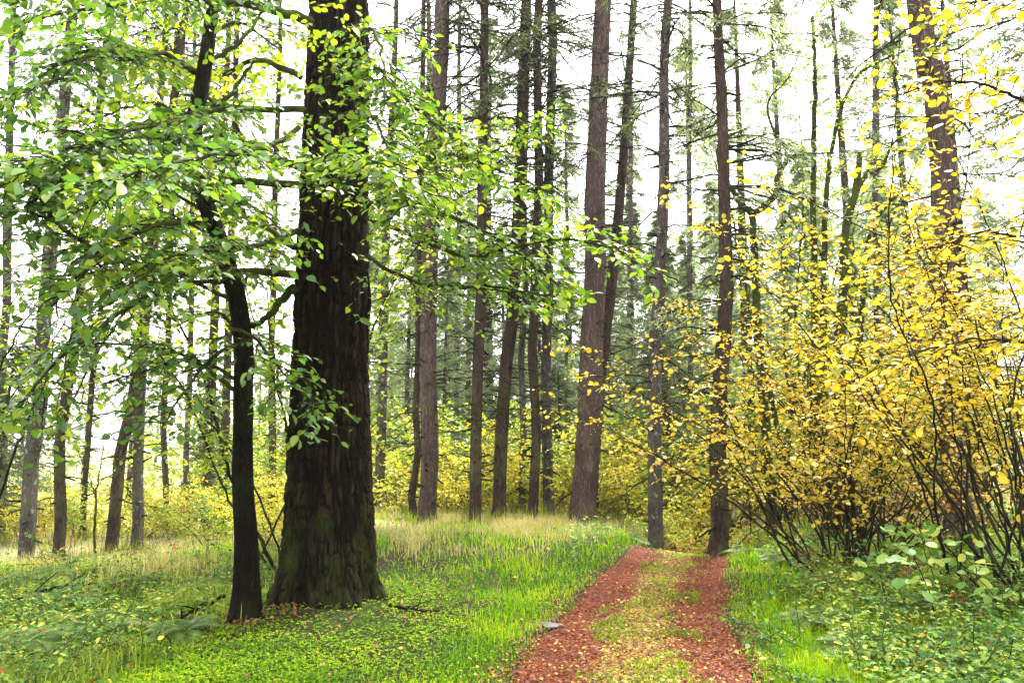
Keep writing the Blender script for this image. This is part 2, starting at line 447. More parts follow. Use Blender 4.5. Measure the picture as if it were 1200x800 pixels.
def path_mat():
    m, nt, out = new_mat('red_path')
    geo = nt.nodes.new('ShaderNodeNewGeometry')
    at = nt.nodes.new('ShaderNodeAttribute'); at.attribute_name = 'across'
    vo = nt.nodes.new('ShaderNodeTexVoronoi'); vo.inputs['Scale'].default_value = 55
    nt.links.new(geo.outputs['Position'], vo.inputs['Vector'])
    sc = nt.nodes.new('ShaderNodeSeparateColor'); nt.links.new(vo.outputs['Color'], sc.inputs[0])
    r = ramp_node(nt, [(.018, .005, .002), (.08, .018, .005), (.145, .032, .008), (.24, .088, .034)], [0, .35, .8, 1]); nt.links.new(sc.outputs['Red'], r.inputs[0])
    n1 = noise_node(nt, 2.2, geo.outputs['Position'], 5., .65)
    dk = math_node(nt, 'MULTIPLY', math_node(nt, 'SUBTRACT', n1.outputs['Fac'], .5), 4.5, clamp=True)
    c = mixc(nt, dk, r.outputs[0], (.07, .022, .012))
    n2 = noise_node(nt, 3.2, geo.outputs['Position'], 7., .75)
    mid = math_node(nt, 'SUBTRACT', .62, math_node(nt, 'ABSOLUTE', at.outputs['Fac']))
    f = math_node(nt, 'MULTIPLY', math_node(nt, 'ADD', math_node(nt, 'MULTIPLY', mid, 1.6), math_node(nt, 'SUBTRACT', n2.outputs['Fac'], .94)), 5., clamp=True)
    rg = ramp_node(nt, [(.10, .12, .02), (.26, .26, .04), (.38, .30, .08)]); nt.links.new(sc.outputs['Green'], rg.inputs[0])
    sp = math_node(nt, 'GREATER_THAN', sc.outputs['Blue'], .55)
    c = mixc(nt, math_node(nt, 'MULTIPLY', math_node(nt, 'MULTIPLY', f, sp), .85), c, rg.outputs[0])
    b = nt.nodes.new('ShaderNodeBsdfPrincipled'); b.inputs['Roughness'].default_value = .85
    b.inputs['Specular IOR Level'].default_value = .08
    nt.links.new(c, b.inputs['Base Color'])
    bp = nt.nodes.new('ShaderNodeBump'); bp.inputs['Strength'].default_value = .7; bp.inputs['Distance'].default_value = .02
    nt.links.new(sc.outputs['Blue'], bp.inputs['Height']); nt.links.new(bp.outputs[0], b.inputs['Normal'])
    nt.links.new(b.outputs[0], out.inputs['Surface'])
    return m
M['ground'] = ground_mat()
M['path'] = path_mat()

# ------------------------------------------------------------------ setting: ground, path, haze
def axis(lo, hi, dlo, dhi, step, grow=1.13):
    a = list(np.arange(dlo, dhi + 1e-6, step)); s = step
    while a[-1] < hi: s *= grow; a.append(a[-1] + s)
    s = step
    while a[0] > lo: s *= grow; a.insert(0, a[0] - s)
    return np.array(a)

def grid_geo(X, Y, Z):
    ny, nx = X.shape
    g = Geo()
    i = np.arange(ny - 1)[:, None] * nx + np.arange(nx - 1)[None]
    q = np.stack([i, i + 1, i + nx + 1, i + nx], -1).reshape(-1)
    g.add(np.stack([X, Y, Z], -1).reshape(-1, 3), q, np.full((ny - 1) * (nx - 1), 4))
    return g

xs = axis(-260, 260, -9, 9, .11); ys = axis(-30, 330, 2, 18, .11)
GX, GY = np.meshgrid(xs, ys)
GZ = ground_z(GX, GY) + .025 * (vnoise(GX * 6, GY * 6, seed=9) - .5) * (in_path(GX, GY) > 1.1)
tag(grid_geo(GX, GY, GZ).build('ground', M['ground']), 'mossy forest floor', 'ground', kind='structure')

py_ = np.arange(-3.5, 32, .07); pu = np.linspace(-1, 1, 29)
PU, PY = np.meshgrid(pu, py_)
edge = 1 + .16 * (fbm(PY * 1.1, np.sign(PU) * 7., seed=21) - .5) * 2 + .05 * (vnoise(PY * 5, np.sign(PU) * 3, seed=22) - .5)
PXX = path_c(PY) + PU * path_w(PY) * edge
PZ = hbase(PXX, PY) - .012 + .014 * (vnoise(PXX * 9, PY * 9, seed=4) - .5) - .02 * np.exp(-((np.abs(PU) - .62) / .22) ** 2) - .03 * (np.abs(PU) > .97)
po = grid_geo(PXX, PY, PZ).build('path', M['path'])
at_ = po.data.attributes.new('across', 'FLOAT', 'POINT'); at_.data.foreach_set('value', PU.astype(np.float32).ravel())
tag(po, 'red bark and leaf strewn forest path with a grassy middle strip', 'path', kind='structure')

if HAZE_DENSITY > 0:
    hm, nt, out = new_mat('mist')
    pv = nt.nodes.new('ShaderNodeVolumePrincipled')
    pv.inputs['Color'].default_value = (.95, .95, .97, 1)
    pv.inputs['Density'].default_value = HAZE_DENSITY
    pv.inputs['Anisotropy'].default_value = .2
    nt.links.new(pv.outputs[0], out.inputs['Volume'])
    g = Geo()
    lo, hi = np.array([-380., -150., -6.]), np.array([380., 480., 40.])
    v = np.array([[(lo, hi)[i][0], (lo, hi)[j][1], (lo, hi)[k][2]] for i in (0, 1) for j in (0, 1) for k in (0, 1)])
    fl = np.array([0, 1, 3, 2, 4, 6, 7, 5, 0, 4, 5, 1, 2, 3, 7, 6, 0, 2, 6, 4, 1, 5, 7, 3])
    g.add(v, fl, np.full(6, 4))
    tag(g.build('haze', hm, smooth=False), 'pale morning mist between the trees', 'haze', kind='stuff')

# ------------------------------------------------------------------ tree builders
def trunk_line(px, Y, marks, H, seed=0, wob=.02, n=48, z0=-.25):
    """centre line from the ground at pixel column px through photo marks, up to height H"""
    x0 = float(gx(px, Y)); zb = float(ground_z(x0, Y))
    x0 = float((px - 600) / FPX * (Y * CP + (zb - CAM_H) * SP))
    pts = [np.array([x0, Y, zb])]
    for (mx, my) in marks:
        pts.append(W(mx, my, Y))
    d = norm(pts[-1] - pts[0]) if len(pts) < 3 else norm(.6 * norm(pts[-1] - pts[-2]) + .4 * norm(pts[-1] - pts[0]))
    if pts[-1][2] < H:
        pts.append(pts[-1] + d * (H - pts[-1][2]) / max(.3, d[2]))
    pts.insert(0, pts[0] + np.array([0, 0, z0]))
    P = resample(pts, n)
    r = np.random.default_rng(seed)
    t = np.linspace(0, 1, n)
    for ax in (0, 1):
        P[:, ax] += wob * (np.interp(t * 9, np.arange(11), r.normal(0, 1, 11))) * np.minimum(1, t * 6)
    return P, np.array([x0, Y, zb])

def at_height(P, z):
    return np.stack([np.interp(z, P[:, 2], P[:, 0]), np.interp(z, P[:, 2], P[:, 1]), z], -1)

def trunk_geo(P, R, sides=18, seed=0, rough=.05, flare=.35, zb=0., relief=.10):
    g = Geo()
    n = len(P)
    tubes(g, P, R, sides)
    v = g.v[0]
    c = np.repeat(P, sides, 0)
    a = np.arctan2(v[:, 1] - c[:, 1], v[:, 0] - c[:, 0])
    z = v[:, 2]
    k = 1 + rough * (fbm(np.cos(a) * 2.2, np.sin(a) * 2.2, z * 1.4, seed, 3) - .5) * 2
    cx, cy_ = np.cos(a), np.sin(a)
    wob_ = .25 * (vnoise(cx * 2 + 9, cy_ * 2, z * 1.2, seed + 11) - .5)
    fur = np.abs(vnoise((cx + wob_) * 6.5, (cy_ + wob_) * 6.5, z * 1.5, seed + 12) - .5) * 2
    knob = sstep(.74, .86, vnoise(cx * 2.4 + 3, cy_ * 2.4, z * 2.4, seed + 13))
    k = k + relief * (np.minimum(fur * 2.4, 1) - .6) + relief * .9 * knob
    k = k + flare * np.exp(-np.maximum(z - zb, 0) / .22) * (.7 + .6 * vnoise(np.cos(a) * 1.7 + 5, np.sin(a) * 1.7 + 5, 0, seed + 3))
    g.v[0] = c + (v - c) * k[:, None]
    return g

def conifer_limbs(P, z, az, L, rng, rise=.05, droop=.25, twigs=7, tw_len=.35, m=6, rad=.011):
    """branches leaving the trunk line P at heights z with azimuth az and length L; returns branch pts, twig pts"""
    n = len(z)
    B = at_height(P, z)
    o = np.stack([np.cos(az), np.sin(az), np.zeros(n)], -1)
    side = np.stack([-np.sin(az), np.cos(az), np.zeros(n)], -1)
    s = np.linspace(0, 1, m)
    e = rng.normal(rise, .18, n); dr = rng.normal(droop, .15, n); sw = rng.normal(0, .15, n)
    BP = B[:, None] + o[:, None] * (L[:, None, None] * s[None, :, None])
    BP[..., 2] += L[:, None] * (e[:, None] * s - dr[:, None] * s ** 2)
    BP += side[:, None] * (L[:, None] * sw[:, None] * s ** 2)[..., None]
    BP[:, 1:] += rng.normal(0, .02, (n, m - 1, 3)) * L[:, None, None]
    BR = (rad * (.5 + .5 * L / 1.5))[:, None] * (1 - .8 * s)[None]
    if twigs == 0:
        return BP, BR, None, None
    k = twigs
    t = np.clip(rng.uniform(.18, 1, (n, k)), 0, .999)
    f = t * (m - 1); i = f.astype(int); fr = (f - i)[..., None]
    rows = np.arange(n)[:, None]
    TB = BP[rows, i] * (1 - fr) + BP[rows, np.minimum(i + 1, m - 1)] * fr
    sg = np.where(rng.random((n, k)) < .5, -1., 1.)
    d = norm(o[:, None] * rng.uniform(.4, 1., (n, k, 1)) + side[:, None] * sg[..., None] * rng.uniform(.5, 1., (n, k, 1)) + np.array([0, 0, 1.]) * rng.normal(-.1, .3, (n, k, 1)))
    TL = tw_len * rng.uniform(.5, 1.4, (n, k)) * np.minimum(1, L[:, None]) * (1.15 - .6 * t)
    s4 = np.linspace(0, 1, 4)
    TP = TB[:, :, None] + d[:, :, None] * (TL[..., None] * s4)[..., None]
    TP[..., 2] -= (TL[..., None] * s4 ** 2) * rng.uniform(.1, .6, (n, k, 1))
    TR = np.full((n * k, 4), rad * .35) * np.array([1, .8, .6, .35])
    return BP, BR, TP.reshape(n * k, 4, 3), TR

def needle_geo(g, TP, rng, per=9, length=.1, width=.018):
    n = len(TP)
    if n == 0: return
    t = rng.uniform(.05, 1, (n, per)); f = t * 2.999; i = f.astype(int); fr = (f - i)[..., None]
    rows = np.arange(n)[:, None]
    O = (TP[rows, i] * (1 - fr) + TP[rows, i + 1] * fr).reshape(-1, 3)
    T = norm(TP[:, -1] - TP[:, 0]); T = np.repeat(T, per, 0)
    sd_ = norm(np.cross(T, np.array([0, 0, 1.])) + 1e-4)
    sg = rng.choice([-1., 1.], (len(O), 1))
    D = norm(T * rng.uniform(.3, 1.1, (len(O), 1)) + sd_ * sg * rng.uniform(.3, 1., (len(O), 1)) + np.array([0, 0, 1.]) * rng.normal(-.22, .25, (len(O), 1)))
    N = norm(np.array([0, 0, 1.]) + rng.normal(0, .45, (len(O), 3)))
    ax, ay, az = leaf_frames(D, N)
    s = length * rng.uniform(.6, 1.4, len(O))
    replicate(g, SHOOT_V, SHOOT_F, O, ax, ay, az, np.stack([s, np.full(len(O), width), s], -1))

def lodge_tree(label, px, Y, w0, marks, w1, H=19., bark='bark_brown', seed=1, nb=70, zb0=1.0, blen=1.5, live_z=8., live=.36, twig='twig_dark',
               needle='needles', wob=.045, group='tall bare conifer trunks', flare=.2, per=9, sides=18, sun_side=None, lean_live=0.):
    """a tall conifer with a bare lower trunk, many thin dead branches and a thin live crown"""
    rng = np.random.default_rng(seed); nb = int(nb * 1.5)
    P, b = trunk_line(px, Y, marks, H, seed, wob, 150 if Y < 21 else 60)
    dist = Y
    r0 = w0 * .43 * dist / FPX; top = W(marks[-1][0], marks[-1][1], Y); r1 = w1 * .5 * np.linalg.norm(top - np.array([0, 0, CAM_H])) / FPX * .93
    R = np.interp(P[:, 2], [b[2], top[2], H], [r0, r1, max(.03, r1 * .45)])
    t = thing('conifer_tree', label, 'tree', b, group)
    trunk_geo(P, R, 40 if Y < 21 else sides, seed, .07, flare, b[2]).build('trunk', M[bark], t, b)
    z = b[2] + zb0 + (H - 1 - zb0) * rng.random(nb) ** .85
    az = rng.uniform(0, 2 * math.pi, nb)
    L = blen * rng.uniform(.25, 1.3, nb) * np.interp(z, [0, 3, H * .6, H], [.55, .8, 1.15, .5])
    isl = (rng.random(nb) < live * sstep(live_z - 2.5, live_z + 2, z))
    g = Geo()
    BP, BR, TP, TR = conifer_limbs(P, z, az, L, rng, .05, .22, 8, .45, rad=.02)
    tubes(g, BP, BR, 5); tubes(g, TP, TR, 3)
    ns = 34
    SP_, SR_, _, _ = conifer_limbs(P, b[2] + .5 + rng.random(ns) ** 1.3 * 11, rng.uniform(0, 2 * math.pi, ns), (r0 + rng.uniform(.03, .28, ns)), rng, .05, .1, 0, rad=.034)
    tubes(g, SP_, SR_ * .0 + np.array([.026, .025, .023, .02, .017, .014]), 6)
    tag(g.build('branches', M[twig], t, b), kind='stuff')
    if isl.any():
        n = int(isl.sum()); rng2 = np.random.default_rng(seed + 500)
        g2, gn = Geo(), Geo()
        BP, BR, TP, TR = conifer_limbs(P, z[isl], az[isl] + .3, L[isl] * 1.45, rng2, .05, .35, 22, .55, rad=.02)
        tubes(g2, BP, BR, 4); tubes(g2, TP, TR, 3)
        needle_geo(gn, TP, rng2, per, .12, .022)
        br = g2.build('crown', M[twig], t, b)
        gn.build('needle_sprays', M[needle], br, (0, 0, 0)).location = tuple(-b)
    return t, P

def full_conifer_meshes(seed, H, spread, nb, mats=('bark_grey', 'needles_pale'), r0=.2, zlow=.6, per=8, nlen=.13, nwid=.024, gap=.25, droop=.35, tw=14):
    rng = np.random.default_rng(seed)
    t = np.linspace(0, 1, 30)
    P = np.stack([.08 * np.sin(t * 5 + seed) * t, .08 * np.cos(t * 4 + seed) * t, -0.3 + (H + .3) * t], -1)
    R = r0 * (1 - t) ** .85 + .012
    z = zlow + (H - zlow - .1) * np.sort(rng.random(nb)) ** .9
    az = rng.uniform(0, 2 * math.pi, nb)
    L = spread * (1 - z / H) ** .8 * rng.uniform(.55, 1.15, nb) + .15
    keep = vnoise(np.cos(az) * 1.5, np.sin(az) * 1.5, z * .5, seed) > gap
    z, az, L = z[keep], az[keep], L[keep]
    g, gb, gn = Geo(), Geo(), Geo()
    tubes(g, P, R, 10)
    BP, BR, TP, TR = conifer_limbs(P, z, az, L, rng, .10, droop, tw, .5, rad=.02)
    tubes(gb, BP, BR, 4, cap=False)
    needle_geo(gn, TP, rng, per, nlen, nwid)
    # needles along the branches too
    needle_geo(gn, BP[:, [1, 2, 4, 5]], rng, per * 2, nlen, nwid)
    return g, gb, gn, mats

def full_conifer(label, loc, scale=1., group=None, meshes=None):
    g, gb, gn, mats = meshes
    t = thing('conifer_tree', label, 'tree', loc, group)
    g.build('trunk', M[mats[0]], t); br = gb.build('branches', M['twig_grey'], t); tag(br, kind='stuff')
    gn.build('crown', M[mats[1]], t)
    t.scale = (scale,) * 3
    return t

def leafy(gt, gl, pts, r0, r1, rng, twig_gap=.12, tw_len=(.3, .8), sub_gap=.09, sub_len=.22, leaf_gap=.05, leaf=(.06, .10), start=.2,
          TV=LEAF_V, TF=LEAF_F, droop=.25, tilt=.36, limb=None, sides=6, flat=.2, leaf_keep=1.):
    """a limb along pts: adds the limb to `limb` (or gt), its twigs to gt, its leaves to gl"""
    pts = np.asarray(pts, float)
    ln = np.linalg.norm(np.diff(pts, axis=0), axis=1).sum()
    n = max(6, int(ln / .12))
    C = resample(pts, n)
    C[1:-1] += rng.normal(0, .008, (n - 2, 3))
    s = np.linspace(0, 1, n)
    tubes(limb if limb is not None else gt, C, r0 + (r1 - r0) * s ** .8, sides)
    k = max(3, int(ln * (1 - start) / twig_gap))
    t = np.clip(start + (1 - start) * (np.arange(k) + rng.random(k)) / k, 0, .999)
    f = t * (n - 1); i = f.astype(int); fr = (f - i)[:, None]
    B = C[i] * (1 - fr) + C[i + 1] * fr
    T = norm(C[np.minimum(i + 1, n - 1)] - C[np.maximum(i - 1, 0)])
    S = norm(np.cross(T, np.array([0, 0, 1.])) + rng.normal(0, .12, (k, 3)))
    sg = np.where(np.arange(k) % 2 == 0, 1., -1.)[:, None]
    D = norm(T * rng.uniform(.35, .9, (k, 1)) + S * sg * rng.uniform(.5, 1., (k, 1)) + np.array([0, 0, 1.]) * rng.normal(.05, flat, (k, 1)))
    L = rng.uniform(tw_len[0], tw_len[1], k) * (1.1 - .5 * t)
    m = 6; s6 = np.linspace(0, 1, m)
    TP = B[:, None] + D[:, None] * (L[:, None] * s6)[..., None]
    TP[..., 2] -= droop * L[:, None] * s6 ** 2
    TP[:, 1:] += rng.normal(0, .012, (k, m - 1, 3))
    tr = np.minimum(.006, r1 * .9 + .0015)
    tubes(gt, TP, np.full((k, 1), tr) * (1 - .7 * s6)[None], 4)
    # tip of the limb is a twig too
    q = max(2, int(np.mean(L) / sub_gap))
    u = np.clip((np.arange(q)[None] + rng.random((k, q))) / q, .08, .995)
    f = u * (m - 1); i = f.astype(int); fr = (f - i)[..., None]; rows = np.arange(k)[:, None]
    SB = (TP[rows, i] * (1 - fr) + TP[rows, i + 1] * fr).reshape(-1, 3)
    ST = norm(TP[rows, i + 1] - TP[rows, i]).reshape(-1, 3)
    SS = norm(np.cross(ST, np.array([0, 0, 1.])) + rng.normal(0, .1, (k * q, 3)))
    sg = np.where(np.tile(np.arange(q), k) % 2 == 0, 1., -1.)[:, None]
    SD = norm(ST * rng.uniform(.5, 1, (k * q, 1)) + SS * sg * rng.uniform(.4, 1., (k * q, 1)) + np.array([0, 0, 1.]) * rng.normal(0, .25, (k * q, 1)))
    SL = sub_len * rng.uniform(.4, 1.3, k * q)
    s3 = np.linspace(0, 1, 3)
    SPt = SB[:, None] + SD[:, None] * (SL[:, None] * s3)[..., None]
    SPt[..., 2] -= .15 * SL[:, None] * s3 ** 2
    tubes(gt, SPt, np.full((k * q, 1), tr * .45) * np.array([[1, .8, .5]]), 3)
    w = max(2, int(sub_len / leaf_gap))
    u = (np.arange(w)[None] + .5 + rng.uniform(-.3, .3, (k * q, w))) / w
    O = (SB[:, None] + SD[:, None] * (SL[:, None] * u)[..., None])
    O[..., 2] -= .15 * SL[:, None] * u ** 2
    O = O.reshape(-1, 3)
    LT = np.repeat(SD, w, 0)
    LS = norm(np.cross(LT, np.array([0, 0, 1.])))
    sg = np.where(np.tile(np.arange(w), k * q) % 2 == 0, 1., -1.)[:, None]
    LD = norm(LT * rng.uniform(.3, 1, (len(O), 1)) + LS * sg * rng.uniform(.3, 1., (len(O), 1)) + np.array([0, 0, 1.]) * rng.normal(-.25, .3, (len(O), 1)))
    N = norm(np.array([0, 0, 1.]) + rng.normal(0, tilt, (len(O), 3)))
    if leaf_keep < 1:
        kk = rng.random(len(O)) < leaf_keep
        O, LD, N = O[kk], LD[kk], N[kk]
    ax, ay, az = leaf_frames(LD, N)
    sc = rng.uniform(leaf[0], leaf[1], len(O)) * (.4 + .75 * rng.random(len(O)) ** .7)
    replicate(gl, TV, TF, O, ax, ay, az, sc)

# ------------------------------------------------------------------ the old dark tree
def old_tree():
    rng = np.random.default_rng(11)
    Y = 7.95
    P, b = trunk_line(383, Y, [(385, 640), (387, 520), (388, 400), (391, 250), (396, 100), (397, 0)], 15., 11, .0, 60, -.4)
    t = thing('old_tree', 'massive dark old tree with deeply furrowed mossy bark and flared roots', 'tree', b)
    # bark built as real relief
    nz, na = 640, 420
    zz = np.concatenate([np.linspace(b[2] - .35, 6.9, nz - 30), np.linspace(7.0, 15., 30)])
    a = np.arange(na) * 2 * math.pi / na
    Z, A = np.meshgrid(zz, a, indexing='ij')
    CX = np.interp(Z, P[:, 2], P[:, 0]); CY = np.interp(Z, P[:, 2], P[:, 1])
    hz = np.maximum(Z - b[2], 0)
    R = np.interp(hz, [0, .5, 1.0, 2.2, 4.5, 7, 15], [.45, .44, .425, .38, .335, .31, .16])
    lob = .5 + .5 * np.cos(A * 6 + 1.0 + 1.1 * np.sin(A * 2) + .7 * np.sin(A * 3 + 1))
    R = R + .13 * np.exp(-hz / .16) * (.35 + .65 * lob ** 2) + .05 * np.exp(-hz / .7) * lob
    R = R * (1 + .07 * (fbm(np.cos(A) * 1.3, np.sin(A) * 1.3, Z * .5, 31) - .5) * 2)
    cx, cy_ = np.cos(A) * .43, np.sin(A) * .43
    wx = .10 * (fbm(cx * 4, cy_ * 4, Z * 1.6, 41) - .5)
    f1 = np.abs(vnoise((cx + wx) * 22, (cy_ + wx) * 22, Z * 1.9, 51) - .5) * 2       # long vertical furrows
    f2 = np.abs(vnoise((cx - wx) * 34, (cy_ + wx) * 34, Z * 9., 52) - .5) * 2
    f3 = fbm(cx * 75, cy_ * 75, Z * 18, 53, 3)
    plate = np.minimum(.12 + f1 * 2.2, 1) * np.minimum(.1 + f2 * 2.6, 1)
    disp = .050 * (plate - .6) + .026 * (f3 - .5)
    R = R + disp * np.clip(hz / .1, .5, 1)
    X, Yy = CX + np.cos(A) * R, CY + np.sin(A) * R
    g = Geo()
    i = np.arange(nz - 1)[:, None] * na; j = np.arange(na)[None]; j2 = (j + 1) % na
    q = np.stack([i + j, i + j2, i + na + j2, i + na + j], -1).reshape(-1)
    g.add(np.stack([X, Yy, Z], -1).reshape(-1, 3), q, np.full((nz - 1) * na, 4))
    to = g.build('trunk', M['bark_old'], t, b)
    ra = to.data.attributes.new('relief', 'FLOAT', 'POINT'); ra.data.foreach_set('value', np.clip(plate * .9 + .3 * (f3 - .5), 0, 1).astype(np.float32).ravel())
    # limbs: (points as pixel, pixel, distance), base radius, leaves?
    L = [
        ([(352, 196, 7.4), (300, 181, 7.1), (240, 172, 6.7), (200, 165, 6.3), (172, 152, 6.1)], .045, .028, 0),
        ([(352, 217, 7.5), (280, 213, 7.0), (235, 207, 6.5), (170, 195, 6.0), (95, 203, 5.5), (35, 238, 5.1)], .034, .008, 1),
        ([(364, 26, 7.5), (318, 12, 7.0), (270, 2, 6.5), (205, -4, 6.0), (110, -10, 5.5), (20, 0, 5.1)], .045, .010, 1),
        ([(345, 322, 7.5), (300, 318, 7.1), (240, 320, 6.6), (190, 317, 6.2), (130, 302, 5.7), (98, 287, 5.4), (65, 258, 5.2), (45, 220, 5.0)], .034, .008, 1),
        ([(346, 336, 7.6), (330, 352, 7.6), (306, 378, 7.6), (285, 380, 7.5)], .05, .02, 0),
        ([(356, 128, 7.5), (300, 128, 7.1), (262, 127, 6.6), (215, 140, 6.0), (160, 150, 5.4), (100, 175, 4.9)], .03, .008, 1),
        ([(350, 270, 7.4), (310, 285, 6.7), (260, 292, 6.0), (200, 300, 5.4), (150, 340, 5.0)], .026, .007, 1),
        ([(432, 240, 7.5), (470, 236, 7.2), (510, 247, 6.9), (548, 263, 6.6), (600, 290, 6.3), (655, 335, 6.0)], .026, .007, 1),
        ([(430, 248, 7.5), (465, 222, 7.2), (500, 195, 6.8), (522, 180, 6.6), (560, 190, 6.4), (600, 205, 6.2), (645, 225, 6.1)], .022, .006, 1),
        ([(430, 255, 7.4), (480, 275, 7.0), (540, 300, 6.6), (600, 292, 6.2), (660, 280, 5.9), (735, 296, 5.7)], .022, .006, 1),
        ([(432, 300, 7.5), (470, 325, 7.1), (520, 335, 6.8), (575, 335, 6.5), (630, 345, 6.3)], .02, .006, 1),
        ([(425, 60, 7.5), (450, 90, 7.1), (475, 115, 6.7), (505, 140, 6.4), (540, 165, 6.2)], .022, .006, 1),
        ([(430, 215, 7.5), (490, 215, 7.8), (550, 190, 8.0), (600, 165, 8.2), (632, 140, 8.4)], .018, .005, 1),
        ([(420, 130, 7.3), (440, 140, 6.6), (450, 165, 6.0), (470, 200, 5.5), (480, 240, 5.2)], .018, .005, 1),
        ([(395, 240, 7.2), (400, 200, 6.3), (420, 185, 5.5), (440, 190, 5.0)], .02, .006, 1),
        ([(350, 150, 7.4), (320, 170, 6.3), (270, 180, 5.4), (200, 190, 4.7), (130, 215, 4.3)], .024, .006, 1),
        ([(352, 90, 7.6), (300, 70, 7.9), (250, 90, 8.2), (190, 60, 8.4), (120, 70, 8.6)], .03, .008, 2),
        ([(345, 290, 7.8), (300, 260, 8.3), (260, 250, 8.7), (200, 260, 9.), (150, 250, 9.3)], .03, .008, 2),
        ([(425, 30, 7.6), (440, 40, 7.0), (450, 80, 6.6), (450, 130, 6.3)], .016, .005, 1),
    ]
    for k, (p, r0, r1, kind) in enumerate(L):
        pts = [W(*q) for q in p]
        lg, tg, lf = Geo(), Geo(), Geo()
        if kind == 0:
            C = resample(pts, 24); C[1:-1] += rng.normal(0, .012, (22, 3))
            tubes(lg, C, np.linspace(r0, r1, 24), 8)
            lo = lg.build('limb', M['bark_moss'], t, b)
            continue
        right = p[-1][0] > 430
        leafy(tg, lf, pts, r0 * 1.25, r1 * 1.3, rng, .075, (.3, .85), .075, .22, .045, (.06, .10) if right else (.065, .11), .1 if right else .18,
              limb=lg, droop=.3, leaf_keep=.66 if right else .68)
        lo = lg.build('limb', M['bark_moss'], t, b)
        tg.build('twigs', M['twig_dark'], lo, b)
        lf.build('leaves', M['leaf_fresh'] if right else M['leaf_lime'] if kind == 2 else M['leaf_green'], lo, b)
    # dead stub on the right flank
    sg = Geo(); C = resample([W(430, 372, 7.5), W(433, 350, 7.45), W(431, 318, 7.45)], 8)
    tubes(sg, C, np.linspace(.03, .008, 8), 7); sg.build('dead_stub', M['bark_old'], t, b)
    return t
old_tree()

def slender_tree():
    rng = np.random.default_rng(12)
    Y = 7.2
    P, b = trunk_line(287, Y, [(288, 640), (283, 560), (284, 470), (282, 400), (271, 335), (254, 272), (231, 205), (228, 150), (238, 100), (247, 30), (252, -60)], 9., 12, .012, 160)
    t = thing('slender_tree', 'slender crooked black-barked tree close beside the massive old trunk', 'tree', b)
    R = np.interp(P[:, 2], [b[2], b[2] + .7, 2.4, 3.9, 5.5, 9.], [.115, .098, .088, .078, .068, .03])
    trunk_geo(P, R, 40, 12, .13, .35, b[2]).build('trunk', M['bark_slender'], t, b)
    L = [
        ([(228, 85, 7.2), (200, 72, 6.8), (150, 62, 6.3), (100, 58, 5.9), (55, 80, 5.5)], .026, .006, 1),
        ([(245, 70, 7.2), (275, 55, 7.4), (298, 28, 7.6), (322, -5, 7.8)], .024, .014, 0),
        ([(222, 82, 7.2), (190, 62, 6.7), (150, 70, 6.2), (120, 60, 5.8), (60, 95, 5.3), (0, 115, 5.0)], .024, .006, 1),
        ([(238, 135, 7.2), (268, 112, 7.3), (290, 82, 7.4), (305, 70, 7.5)], .024, .012, 0),
        ([(228, 210, 7.2), (205, 195, 6.8), (170, 189, 6.3), (110, 190, 5.8), (60, 200, 5.4), (30, 245, 5.1)], .028, .007, 1),
        ([(262, 330, 7.2), (230, 330, 6.9), (180, 345, 6.5), (120, 380, 6.1), (60, 430, 5.8), (20, 480, 5.7)], .024, .006, 1),
        ([(282, 400, 7.2), (250, 420, 6.8), (215, 460, 6.4), (190, 500, 6.2)], .018, .005, 2),
        ([(270, 385, 7.1), (290, 390, 6.6), (318, 420, 6.3), (345, 450, 6.1), (372, 476, 6.0)], .015, .004, 2),
        ([(245, 265, 7.1), (220, 260, 6.4), (170, 270, 5.7), (110, 310, 5.2), (60, 360, 4.9)], .022, .006, 1),
        ([(230, 170, 7.1), (200, 160, 6.2), (150, 165, 5.5), (90, 170, 5.0), (20, 200, 4.6)], .022, .006, 1),
        ([(240, 240, 7.2), (265, 235, 7.0), (300, 245, 6.8), (330, 270, 6.6)], .016, .005, 1),
        ([(236, 110, 7.2), (260, 130, 7.5), (285, 170, 7.7), (262, 240, 7.8)], .018, .008, 2),
        ([(250, 290, 7.2), (215, 300, 7.4), (160, 350, 7.5), (110, 420, 7.6), (70, 500, 7.6)], .018, .005, 2),
        ([(247, 20, 7.2), (200, -10, 7.0), (120, 10, 6.8), (40, 20, 6.6), (-20, 50, 6.5)], .026, .008, 1),
    ]
    for (px1, py1, Y1) in [(20, 140, 6.0), (70, 30, 7.5), (150, 110, 8.4), (330, 60, 8.2), (90, 240, 7.8), (190, 230, 8.2), (130, 280, 7.4), (60, 400, 6.6), (120, 450, 6.9), (20, 330, 6.2), (90, 150, 8.6), (320, 200, 8.4), (310, 330, 8.2),
                           (160, 20, 8.0), (210, 380, 7.8)]:
        z1 = W(px1, py1, Y1)
        s0 = at_height(P, np.array([z1[2] + rng.uniform(-.5, .1)]))[0]
        L.append(([s0, .6 * s0 + .4 * z1 + np.array([0, 0, .22]), z1], .02, .006, 3))
    for k, (p, r0, r1, kind) in enumerate(L):
        pts = [W(*q) for q in p] if kind != 3 else p
        lg, tg, lf = Geo(), Geo(), Geo()
        if kind == 0:
            C = resample(pts, 20); C[1:-1] += rng.normal(0, .012, (18, 3))
            tubes(lg, C, np.linspace(r0, r1, 20), 8); lg.build('limb', M['bark_moss'], t, b)
            continue
        leafy(tg, lf, pts, r0 * 1.25, r1 * 1.3, rng, .08, (.3, .8), .075, .22,   .045, (.065, .11), .18, limb=lg, droop=.35, leaf_keep=.68 if kind == 1 else .5)
        lo = lg.build('limb', M['bark_moss'], t, b)
        tg.build('twigs', M['twig_dark'], lo, b)
        lf.build('leaves', M['leaf_lime'] if k == 12 or (kind == 3 and p[-1][1] > 7.7) else M['leaf_green'], lo, b)
    return t
slender_tree()

